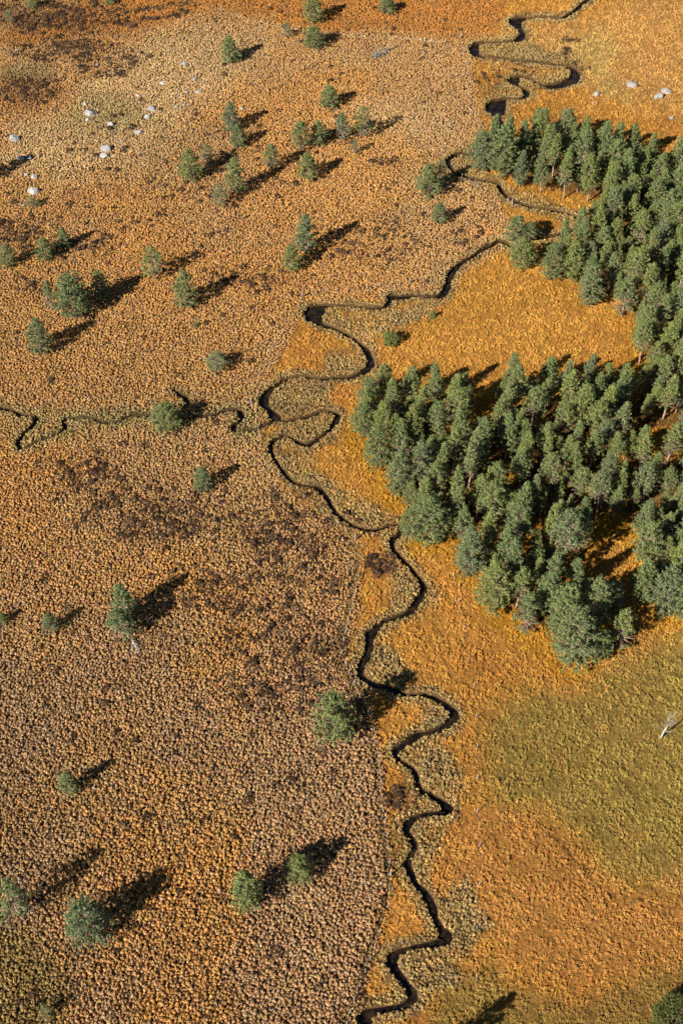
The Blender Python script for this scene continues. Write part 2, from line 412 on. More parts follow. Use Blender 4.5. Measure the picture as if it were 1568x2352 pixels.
    for cx, cy, rx, ry, a in ((150, 30, 170, 45, .6), (160, 125, 120, 26, .95), (60, 210, 70, 40, .6), (240, 150, 90, 30, .5), (40, 110, 50, 20, .35), (210, 1090, 150, 70, .40), (340, 1170, 190, 90, .42), (300, 1210, 80, 36, .5), (560, 1180, 200, 80, .3),
                              (650, 1200, 170, 90, .42), (700, 1300, 130, 110, .45), (610, 1440, 170, 100, .45), (720, 1500, 100, 90, .6), (650, 1570, 160, 80, .42), (540, 1350, 160, 80, .3), (560, 640, 120, 26, .35), (610, 655, 70, 16, .4),
                              (820, 520, 190, 60, .16), (880, 570, 130, 26, .2), (60, 520, 90, 50, .35), (180, 555, 90, 40, .3), (60, 660, 60, 30, .25), (400, 400, 300, 200, .07), (700, 1800, 90, 50, .18),
                              (1180, 1770, 60, 30, .15), (880, 1300, 42, 34, .95), (935, 1840, 40, 34, .8), (1080, 560, 60, 22, .5), (1200, 160, 26, 16, .9), (1300, 92, 40, 8, .8), (1290, 118, 26, 10, .8), (1310, 150, 40, 12, .6), (860, 1990, 14, 70, .45), (836, 2260, 12, 60, .4), (420, 1330, 200, 160, .06), (250, 1700, 300, 400, .03),
                              (90, 2310, 60, 40, .3), (870, 378, 50, 10, .5), (1140, 170, 60, 30, .35), (905, 1950, 16, 30, .4), (1010, 2170, 20, 14, .3)):
        h = np.maximum(h, blob(cx, cy, rx, ry) * a)
    for ln, a in (([(240, 40), (330, 22), (440, 8)], .8), ([(300, 52), (440, 30)], .7), ([(100, 92), (260, 70)], .4)):  # dark bands standing in for the shadows in ditches
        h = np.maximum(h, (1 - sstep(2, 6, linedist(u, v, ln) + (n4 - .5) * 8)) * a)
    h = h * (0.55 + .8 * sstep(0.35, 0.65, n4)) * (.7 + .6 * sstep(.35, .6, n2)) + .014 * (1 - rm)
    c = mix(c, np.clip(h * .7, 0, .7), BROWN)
    # broad unevenness of the growth
    c = c * (0.84 + 0.32 * n2[..., None]) * (0.88 + 0.24 * n3[..., None])
    return c, rm, sg, np.clip(h, 0, 1), wd


# ------------------------------------------------------------------ materials
def new_mat(name):
    m = bpy.data.materials.new(name)
    m.use_nodes = True
    nt = m.node_tree
    return m, nt, nt.nodes['Principled BSDF']


def nd(nt, t, **kw):
    n = nt.nodes.new(t)
    for k, v in kw.items(): setattr(n, k, v)
    return n


def ramp2(nt, fac, c0, c1, p0=0.0, p1=1.0):
    r = nd(nt, 'ShaderNodeValToRGB')
    r.color_ramp.elements[0].color = (*c0, 1); r.color_ramp.elements[0].position = p0
    r.color_ramp.elements[1].color = (*c1, 1); r.color_ramp.elements[1].position = p1
    nt.links.new(fac, r.inputs[0])
    return r.outputs[0]


def mult(nt, a, b, fac=1.0):
    m = nd(nt, 'ShaderNodeMix', data_type='RGBA', blend_type='MULTIPLY')
    m.inputs[0].default_value = fac
    nt.links.new(a, m.inputs[6]); nt.links.new(b, m.inputs[7])
    return m.outputs[2]


def mixc(nt, f, a, b):
    m = nd(nt, 'ShaderNodeMix', data_type='RGBA')
    nt.links.new(f, m.inputs[0]); nt.links.new(a, m.inputs[6]); nt.links.new(b, m.inputs[7])
    return m.outputs[2]


def noise(nt, scale, detail=3.0, coord=None, rough=0.55):
    n = nd(nt, 'ShaderNodeTexNoise')
    n.inputs['Scale'].default_value = scale
    n.inputs['Detail'].default_value = detail
    n.inputs['Roughness'].default_value = rough
    if coord is None:
        g = nd(nt, 'ShaderNodeNewGeometry'); coord = g.outputs['Position']
    nt.links.new(coord, n.inputs['Vector'])
    return n.outputs[0]


# ground: litter colour and painted gap shade from the zones, broken by fine noise
M_ground, nt, bs = new_mat('peaty ground')
at = nd(nt, 'ShaderNodeAttribute', attribute_name='col')
k1 = ramp2(nt, noise(nt, 2.2, 4), (0.55, 0.52, 0.48), (1.15, 1.12, 1.08), 0.3, 0.7)
c1 = mult(nt, at.outputs[0], k1)
k2 = ramp2(nt, noise(nt, 9.0, 2), (0.7, 0.7, 0.7), (1.2, 1.2, 1.2), 0.3, 0.7)
nt.links.new(mult(nt, c1, k2), bs.inputs['Base Color'])
bs.inputs['Roughness'].default_value = 0.95
bs.inputs['Specular IOR Level'].default_value = 0.1
bp = nd(nt, 'ShaderNodeBump'); bp.inputs['Strength'].default_value = 0.8; bp.inputs['Distance'].default_value = 0.25
nt.links.new(noise(nt, 3.5, 4), bp.inputs['Height']); nt.links.new(bp.outputs[0], bs.inputs['Normal'])

# tufts: colour carried by each tuft, blades differ a little
def tuft_mat(name, lo, hi, spec=0.1):
    m, nt, bs = new_mat(name)
    at = nd(nt, 'ShaderNodeAttribute', attribute_name='col', attribute_type='INSTANCER')
    g = nd(nt, 'ShaderNodeNewGeometry')
    k = ramp2(nt, g.outputs['Random Per Island'], lo, hi)
    nt.links.new(mult(nt, at.outputs[0], k), bs.inputs['Base Color'])
    bs.inputs['Roughness'].default_value = 0.85
    bs.inputs['Specular IOR Level'].default_value = spec
    return m


M_tuft = tuft_mat('dry grass blades', (0.68, 0.65, 0.6), (1.16, 1.14, 1.1))
M_heather = tuft_mat('brown heather twigs', (0.5, 0.5, 0.5), (1.4, 1.35, 1.3))

# peaty water
M_water, nt, bs = new_mat('peaty water')
nt.links.new(ramp2(nt, noise(nt, 0.9, 3), (0.006, 0.004, 0.003), (0.035, 0.02, 0.008), 0.45, 0.75), bs.inputs['Base Color'])
bs.inputs['Roughness'].default_value = 0.08
bs.inputs['IOR'].default_value = 1.33
bp = nd(nt, 'ShaderNodeBump'); bp.inputs['Strength'].default_value = 0.08; bp.inputs['Distance'].default_value = 0.05
nt.links.new(noise(nt, 2.5, 2), bp.inputs['Height']); nt.links.new(bp.outputs[0], bs.inputs['Normal'])


def needle_mat(name, a, b, c):
    m, nt, bs = new_mat(name)
    g = nd(nt, 'ShaderNodeNewGeometry')
    oi = nd(nt, 'ShaderNodeObjectInfo')
    tc = nd(nt, 'ShaderNodeTexCoord')
    col = ramp2(nt, g.outputs['Random Per Island'], a, b)
    tree = ramp2(nt, oi.outputs['Random'], (0.82, 0.88, 1.0), (1.12, 1.06, 0.85))
    col = mult(nt, col, tree)
    dry = nd(nt, 'ShaderNodeRGB'); dry.outputs[0].default_value = (*c, 1)
    f = ramp2(nt, noise(nt, 0.55, 3, tc.outputs['Object']), (0, 0, 0), (0.6, 0.6, 0.6), 0.56, 0.78)
    col = mixc(nt, f, col, dry.outputs[0])
    nt.links.new(col, bs.inputs['Base Color'])
    bs.inputs['Roughness'].default_value = 0.6
    bs.inputs['Specular IOR Level'].default_value = 0.12
    return m


M_needle = needle_mat('pine needles', (0.055, 0.078, 0.025), (0.185, 0.212, 0.072), (0.190, 0.165, 0.080))
M_needle_grey = needle_mat('bluish pine needles', (0.065, 0.085, 0.036), (0.172, 0.198, 0.082), (0.18, 0.155, 0.09))
M_olive = needle_mat('olive leaves', (0.040, 0.048, 0.012), (0.100, 0.104, 0.028), (0.12, 0.10, 0.035))
M_juniper = needle_mat('yellow green leaves', (0.075, 0.095, 0.020), (0.18, 0.19, 0.045), (0.2, 0.16, 0.05))


def bark_mat(name, a, b, scale=3.0):
    m, nt, bs = new_mat(name)
    tc = nd(nt, 'ShaderNodeTexCoord')
    nt.links.new(ramp2(nt, noise(nt, scale, 4, tc.outputs['Object']), a, b, 0.35, 0.65), bs.inputs['Base Color'])
    bs.inputs['Roughness'].default_value = 0.9
    return m


M_bark = bark_mat('pine bark', (0.17, 0.105, 0.08), (0.40, 0.26, 0.20))
M_dead = bark_mat('bleached dead wood', (0.26, 0.24, 0.215), (0.42, 0.39, 0.35), 5)
M_grey = bark_mat('grey dead wood', (0.17, 0.15, 0.14), (0.34, 0.31, 0.29), 5)
M_post = bark_mat('weathered post wood', (0.19, 0.175, 0.155), (0.34, 0.32, 0.29), 4)
M_wire, nt, bs = new_mat('fence wire')
nt.links.new(ramp2(nt, noise(nt, 3, 2), (0.10, 0.09, 0.08), (0.2, 0.18, 0.16)), bs.inputs['Base Color'])
bs.inputs['Metallic'].default_value = 0.8; bs.inputs['Roughness'].default_value = 0.5


def rock_mat(name, a, b, lich):
    m, nt, bs = new_mat(name)
    tc = nd(nt, 'ShaderNodeTexCoord')
    c = ramp2(nt, noise(nt, 0.9, 5, tc.outputs['Object']), a, b, 0.35, 0.6)
    l = nd(nt, 'ShaderNodeRGB'); l.outputs[0].default_value = (*lich, 1)
    f = ramp2(nt, noise(nt, 1.6, 4, tc.outputs['Object'], 0.7), (0, 0, 0), (0.85, 0.85, 0.85), 0.52, 0.60)
    nt.links.new(mixc(nt, f, c, l.outputs[0]), bs.inputs['Base Color'])
    bs.inputs['Roughness'].default_value = 0.9
    bp = nd(nt, 'ShaderNodeBump'); bp.inputs['Strength'].default_value = 0.6; bp.inputs['Distance'].default_value = 0.15
    nt.links.new(noise(nt, 3, 5, tc.outputs['Object']), bp.inputs['Height']); nt.links.new(bp.outputs[0], bs.inputs['Normal'])
    return m


M_rock = rock_mat('pale granite', (0.16, 0.15, 0.14), (0.34, 0.325, 0.30), (0.085, 0.08, 0.065))
M_rock2 = rock_mat('mossy granite', (0.13, 0.12, 0.105), (0.29, 0.27, 0.24), (0.07, 0.052, 0.036))

# ------------------------------------------------------------------ ground sheet (fine in the surveyed part, coarse out to the horizon)
bank = 1 - sstep(-0.16, 0.10, sd)
fineh = (fbm(GX, GY, 0.9, 41, 2) - 0.5) * 0.28 + (fbm(GX, GY, 3.0, 42, 2) - 0.5) * 0.25
lip = (1 - sstep(0.2, 1.5, sd)) * (1 - bank) * 0.10
Z = relief + fineh * (1 - bank) + lip - bank * 1.1
cs, rm_, sg_, h_, wd_ = zones(GX[::4, ::4], GY[::4, ::4])
ext = [4, 10, 25, 60, 140, 300, 700, 1600, 3600]
ax = np.concatenate([[X0 - e for e in reversed(ext)], gx, [X1 + e for e in ext]])
ay = np.concatenate([[Y0 - e for e in reversed(ext)], gy, [Y1 + e for e in ext]])
ne = len(ext)
ZZ = np.pad(Z, ne, mode='edge')
ZZ[:ne] *= 0; ZZ[-ne:] *= 0; ZZ[:, :ne] *= 0; ZZ[:, -ne:] *= 0
AX, AY = np.meshgrid(ax, ay)
nx, ny = len(ax), len(ay)
# dark litter: the zone's colour, darkened further as shade between the hummocks
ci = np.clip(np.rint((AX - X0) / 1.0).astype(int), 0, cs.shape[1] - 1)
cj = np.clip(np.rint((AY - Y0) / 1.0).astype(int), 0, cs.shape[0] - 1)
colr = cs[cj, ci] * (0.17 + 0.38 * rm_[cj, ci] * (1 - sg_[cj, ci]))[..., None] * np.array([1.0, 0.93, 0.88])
bpad = np.pad(bank, ne, mode='edge')[..., None]
colr = colr * (1 - bpad) + np.array([0.05, 0.034, 0.022]) * bpad
me = bpy.data.meshes.new('ground')
nv = nx * ny
me.vertices.add(nv)
me.vertices.foreach_set('co', np.stack([AX, AY, ZZ], -1).astype(np.float32).ravel())
ii, jj = np.meshgrid(np.arange(nx - 1), np.arange(ny - 1))
a = (jj * nx + ii).ravel()
quads = np.stack([a, a + 1, a + nx + 1, a + nx], -1).astype(np.int32)
me.loops.add(quads.size)
me.loops.foreach_set('vertex_index', quads.ravel())
me.polygons.add(len(quads))
me.polygons.foreach_set('loop_start', np.arange(0, quads.size, 4, dtype=np.int32))
me.polygons.foreach_set('loop_total', np.full(len(quads), 4, np.int32))
me.polygons.foreach_set('use_smooth', np.ones(len(quads), bool))
me.update(calc_edges=True)
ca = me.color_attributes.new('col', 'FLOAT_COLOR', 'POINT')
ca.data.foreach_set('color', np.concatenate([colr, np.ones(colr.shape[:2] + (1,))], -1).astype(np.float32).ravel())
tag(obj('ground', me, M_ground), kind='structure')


# ------------------------------------------------------------------ water in the channels
def water(name, c, z):
    v = []; f = []
    n = len(c)
    for i in range(n):
        t = c[min(i + 1, n - 1), :2] - c[max(i - 1, 0), :2]
        t = t / (np.hypot(*t) + 1e-9)
        nrm = np.array([-t[1], t[0]])
        hw = c[i, 2] + 0.35
        v.append((*(c[i, :2] + nrm * hw), z)); v.append((*(c[i, :2] - nrm * hw), z))
    for i in range(n - 1):
        f.append((2 * i, 2 * i + 1, 2 * i + 3, 2 * i + 2))
    return tag(obj(name, mesh_from(name, v, f), M_water), kind='structure')


water('stream', main_c, -0.52)
water('tributary_stream', trib_c, -0.53)
water('ditch_water', dit_c, -0.54)

# ------------------------------------------------------------------ boulders: x, y (survey), width (survey), look, label
B1 = lambda x, y, wd: (x * 0.36617, y * 0.36617, wd * 0.36617)
B3 = lambda x, y, wd: (x * 0.36617 + 993.9, y * 0.36617, wd * 0.36617)
BOULDERS = [
    (B1(110, 320, 34), 0, 'small white boulder alone at the far upper left, above the dark heather'),
    (B1(1160, 405, 58), 1, 'brown capped boulder with a white left end, the highest in the straw grass'),
    (B1(1020, 527, 40), 0, 'grey rounded boulder standing alone below the brown capped one'),
    (B1(870, 602, 42), 0, 'pale boulder left of the lone grey one, above a tiny stone'),
    (B1(875, 642, 18), 0, 'tiny white stone just below the pale boulder'),
    (B1(1170, 580, 32), 0, 'small grey stone right of a tiny white one in straw grass'),
    (B1(1115, 604, 18), 0, 'tiny white stone left of the small grey stone'),
    (B1(1220, 503, 46), 1, 'dark low boulder with a violet shadow, near the tussocks'),
    (B1(1245, 580, 46), 1, 'dark brown boulder below the dark low one'),
    (B1(1155, 660, 28), 0, 'small white boulder, right one of a close pair'),
    (B1(1105, 676, 38), 0, 'small white boulder with dark flank, left one of a close pair'),
    (B1(955, 686, 70), 0, 'long pale boulder with a dark middle, right of the green hollow'),
    (B1(925, 736, 48), 0, 'greyish boulder with dark top just below the long pale one'),
    (B1(870, 832, 52), 1, 'mossy greenish boulder with a long shadow, right of the ring of stones'),
    (B1(765, 892, 30), 0, 'small flat white stone between the ring and the mossy boulder'),
    (B1(768, 932, 16), 0, 'tiny white stone below the small flat one'),
    (B1(535, 657, 36), 0, 'small pale stone above the big flat grey slab'),
    (B1(570, 718, 95), 1, 'big flat grey slab, widest of the stones in the green hollow'),
    (B1(550, 756, 36), 0, 'small white stone touching the foot of the flat grey slab'),
    (B1(700, 790, 58), 0, 'white hook-shaped boulder with a brown top, right of the flat slab'),
    (B1(650, 882, 24), 0, 'small white stone above the two bright white boulders'),
    (B1(665, 938, 78), 0, 'long bright white boulder, upper of the two bright white ones'),
    (B1(655, 985, 60), 0, 'round bright white boulder, lower of the two bright white ones'),
    (B1(97, 878, 88), 0, 'large pale wedge-shaped boulder by the left edge of the bog'),
    (B1(138, 995, 62), 1, 'boulder lying in the tree shadow at the left edge'),
    (B1(184, 988, 52), 1, 'smaller dark boulder at the tip of the tree shadow'),
    (B1(165, 1097, 36), 0, 'small boulder left in the pair below the tree shadow'),
    (B1(218, 1112, 46), 0, 'small boulder with white rim, right in the pair below the tree shadow'),
    (B1(215, 1205, 80), 0, 'large light grey boulder just behind the little pine'),
    (B1(150, 1289, 22), 0, 'tiny white stone left of the little pine, lower of two'),
    (B1(162, 1262, 16), 0, 'tiny white stone left of the little pine, upper of two'),
    (B1(610, 408, 26), 1, 'small grey stone at the right end of the dark heather'),
    (B1(1520, 685, 42), 1, 'grey low boulder just right of the upper pine pair'),
    (B3(1250, 538, 80), 1, 'oval boulder with a pale top, left of the two by the right edge'),
    (B3(1410, 612, 70), 0, 'smooth pale slab, front one of the two touching boulders at right'),
    (B3(1462, 575, 72), 1, 'dark brown boulder behind the smooth pale slab'),
    (B3(1022, 595, 50), 0, 'flat pale stone half sunk in grass south east of the meander'),
    (B3(1002, 652, 20), 0, 'tiny white stone in orange grass below the half sunk one'),
    (B3(1340, 484, 14), 0, 'tiny white stone above the right hand boulders'),
    (B3(500, 734, 24), 0, 'white stone at the wood edge by the stream pool'),
    (B3(1495, 742, 34), 1, 'grey stone in orange grass above the north wood'),
]


def rock_mesh(seed, flat):
    import bmesh
    bm = bmesh.new()
    bmesh.ops.create_icosphere(bm, subdivisions=4, radius=1.0)
    rr = random.Random(seed)
    planes = []
    for _ in range(9):
        d = Vector((rr.uniform(-1, 1), rr.uniform(-1, 1), rr.uniform(-.3, 1))).normalized()
        planes.append((d, rr.uniform(0.55, 0.85)))
    for vtx in bm.verts:
        p = vtx.co.copy()
        for d, k in planes:
            e = p.dot(d) - k
            if e > 0: p -= d * e * 0.9
        n = fbm(np.array([p.x + p.z * .7]), np.array([p.y - p.z * .5]), 0.6, seed % 50, 3)[0] - 0.5
        p *= 1 + n * 0.22
        p.z *= flat
        vtx.co = p
    me = bpy.data.meshes.new('boulder')
    bm.to_mesh(me); bm.free()
    return me


boulder_pts = []
for k, ((u, v, wd), lk, lab) in enumerate(BOULDERS):
    x, y = ground(u, v)
    r = wd * mpp(u, v) * 0.53
    me = rock_mesh(100 + k * 7, 0.72 if lk == 0 else 0.62)
    b = obj('boulder', me, M_rock if lk == 0 else M_rock2)
    b.scale = (r, r * random.uniform(0.6, 0.8), r * random.uniform(.85, 1.05))
    b.rotation_euler = (random.uniform(-.15, .15), random.uniform(-.15, .15), random.uniform(-0.5, 0.5))
    b.location = (x, y, r * 0.10 + 0.06)
    tag(b, lab, 'boulder', 'boulders lying in the bog grass')
    boulder_pts.append((x, y, r))
boulder_pts = np.array(boulder_pts)


# ------------------------------------------------------------------ pines
def leaf_faces(V, Fc, p, n, rad, size, rr, up=0.35):
    """a clump of n little needle tufts (bent triangles) round p"""
    for _ in range(n):
        d = Vector((rr.gauss(0, 1), rr.gauss(0, 1), rr.gauss(0, .8)))
        d.normalize()
        q = p + d * rad * rr.random() ** 0.5
        nrm = (d + Vector((rr.gauss(0, .5), rr.gauss(0, .5), up + rr.gauss(0, .4)))).normalized()
        a = nrm.cross(Vector((rr.gauss(0, 1), rr.gauss(0, 1), rr.gauss(0, 1)))).normalized()
        b = nrm.cross(a)
        s = size * rr.uniform(0.6, 1.35)
        i = len(V)
        V.append(q + a * s); V.append(q - a * s * 0.45 + b * s * 0.6); V.append(q - a * s * 0.45 - b * s * 0.6)
        Fc.append((i, i + 1, i + 2))


def pine_mesh(seed, H, wr, z0, dens=1.0, dome=0.65, bare=0.0, nb=95, lean=0.3, csize=1.0):
    """trunk with limbs and crown; H height, wr crown width / height, z0 first branch (fraction), bare = naked lower part of the crown"""
    rr = random.Random(seed)
    R0 = H * wr / 2
    TV, TF = [], []
    bend = [(rr.uniform(-lean, lean), rr.uniform(-lean, lean)) for _ in range(3)]

    def axis(t):
        return Vector((bend[0][0] * math.sin(t * 2.5) + bend[1][0] * t, bend[0][1] * math.sin(t * 2.2) + bend[1][1] * t, t * H))
    tr = 0.017 * H
    tube(TV, TF, [axis(t / 9) - Vector((0, 0, 0.15 if t == 0 else 0)) for t in range(10)], [tr * (1.25 if t == 0 else (1 - t / 9.3) ** 0.8) for t in range(10)], 7)
    V, Fc = [], []
    lob = [(rr.uniform(0, 6.28), rr.uniform(.1, .9), rr.uniform(.75, 1.2)) for _ in range(7)]
    nw = max(7, int(H * (1 - z0) * 1.25))
    per = max(4, nb // nw)
    for i in range(nw * per):
        wi, bi = divmod(i, per)
        t = min(.985, (wi + .5 + rr.gauss(0, .16)) / nw)
        t = max(0.0, t) ** 0.92
        z = z0 + (1 - z0) * t * 0.985
        prof = min(1.0, (t + 0.12) / 0.30) ** 0.7 * (1 - t) ** dome * 1.12
        az = wi * 1.1 + bi * 6.283 / per + rr.gauss(0, .25)
        k = 1.0
        for la, lz, ls in lob:
            da = abs((az - la + math.pi) % (2 * math.pi) - math.pi)
            k += (ls - 1) * math.exp(-(da / .7) ** 2 - ((t - lz) / .18) ** 2)
        L = max(0.22, R0 * prof * k * rr.uniform(0.62, 1.12))
        rise = 0.10 + 0.65 * t + rr.gauss(0, .08)
        o = axis(z)
        d = Vector((math.cos(az), math.sin(az), 0))
        mid = o + d * L * 0.55 + Vector((0, 0, L * rise * 0.35))
        tip = o + d * L + Vector((0, 0, L * rise * 0.85))
        br = min(tr * 0.45, 0.012 * L + 0.018) * (1 - .5 * t)
        tube(TV, TF, [o, mid, tip], [br * 1.3, br, br * .4], 4)
        if t < bare and rr.random() < 0.75:
            for _ in range(3):
                s = o.lerp(tip, rr.uniform(.4, .95))
                e = s + Vector((rr.gauss(0, .4), rr.gauss(0, .4), rr.uniform(0, .5)))
                tube(TV, TF, [s, e], [br * .6, br * .25], 3)
            if rr.random() < .6: continue
        nc = max(2, int(L * 1.9 + 1.4))
        for c in range(nc):
            f = 1 - (c / nc) * (0.62 if t < .8 else .9)
            if dens < 1 and rr.random() > dens: continue
            base = (mid.lerp(tip, (f - .55) / .45) if f > .55 else o.lerp(mid, f / .55))
            sp_ = 0.30 * L * (0.4 + .6 * (1 - f)) + .10
            p = base + Vector((rr.gauss(0, sp_ * .6), rr.gauss(0, sp_ * .6), rr.gauss(0.10, .09)))
            rad = rr.uniform(0.22, 0.42) * csize
            leaf_faces(V, Fc, p, 21, rad, 0.13, rr)
    for q in range(4):                     # the leader
        leaf_faces(V, Fc, axis(0.97 + .02 * q), 8, 0.16, 0.11, rr)
    leaf_faces(V, Fc, axis(0.99), 14, 0.3, 0.15, rr)
    tm = mesh_from('trunk', TV, TF, True); tm.materials.append(M_bark)
    cm = mesh_from('crown', V, Fc); cm.materials.append(M_needle)
    return tm, cm


KINDS = {                       # height, width ratio, then the look
    'full': [pine_mesh(11 + k, 8.0, w_, 0.05, 1.0, 0.62, 0, 95) for k, w_ in enumerate((.50, .58, .66))],
    'cone': [pine_mesh(31 + k, 8.0, w_, 0.04, 1.0, 0.85, 0, 95) for k, w_ in enumerate((.45, .52))],
    'round': [pine_mesh(41 + k, 8.0, w_, 0.06, 1.0, 0.45, 0, 120) for k, w_ in enumerate((.78, .9))],
    'sparse': [pine_mesh(51 + k, 8.0, w_, 0.10, 0.62, 0.6, 0.3, 80) for k, w_ in enumerate((.55, .7))],
    'bare': [pine_mesh(61 + k, 8.0, w_, 0.10, 0.9, 0.6, 0.45, 90) for k, w_ in enumerate((.52, .62))],
    'wood': [pine_mesh(71 + k, 11.0, w_, z_, d_, dm_, b_, 110, 0.45) for k, (w_, z_, d_, b_, dm_) in
             enumerate(((.38, .24, 1, .12, .58), (.32, .30, .95, .2, .62), (.42, .22, 1, .1, .5), (.30, .28, .85, .28, .68), (.46, .28, .9, .15, .45), (.36, .32, .75, .35, .55), (.34, .2, 1, .08, .75), (.40, .34, .8, .3, .48)))],
    'edge': [pine_mesh(91 + k, 11.0, w_, .08, 1, 0.55, .05, 150, 0.4) for k, w_ in enumerate((.44, .52, .62))],
}
KH = {'wood': 11.0, 'edge': 11.0}
KW = {'full': (.50, .58, .66), 'cone': (.45, .52), 'round': (.78, .9), 'sparse': (.55, .7), 'bare': (.52, .62), 'wood': (.38, .32, .42, .30, .46, .36, .34, .40), 'edge': (.44, .52, .62)}
grey_cache = {}


def place_pine(x, y, h, wd, kind, label, group, seed, grey=False, name='pine_tree', cat='pine'):
    rr = random.Random(seed)
    H0 = KH.get(kind, 8.0)
    ratio = wd / h
    i = min(range(len(KW[kind])), key=lambda k: abs(KW[kind][k] - ratio) + rr.uniform(0, .06))
    tm, cm = KINDS[kind][i]
    root = empty(name, (x, y, float(look(relief, x, y)) - 0.05), rr.uniform(0, 6.28))
    sz = h / H0
    sx = wd / (H0 * KW[kind][i])
    root.scale = (sx, sx, sz)
    tag(root, label, cat, group)
    obj('trunk', tm, None, root)
    if grey:
        if cm.name not in grey_cache:
            g = cm.copy(); g.materials.clear(); g.materials.append(M_needle_grey); grey_cache[cm.name] = g
        cm = grey_cache[cm.name]
    obj('crown', cm, None, root)
    return root


def fit(u, vb, vt, wd):
    """base point, height and width of a tree whose picture spans vt..vb (survey) and is wd wide"""
    m = mpp(u, vb)
    W = wd * m * 1.16
    x, y = ground(u, vb)
    dep = math.atan2(CAM_H, y)
    y += 0.26 * W                      # the skirt of the crown hides the foot
    x *= 1.0
    lo, hi = 0.5, 30.0
    for _ in range(40):
        h = (lo + hi) / 2
        v = survey(x, y, h)[1]
        if v > vt: lo = h
        else: hi = h
    xx, _ = x, y
    return x, y, h, W


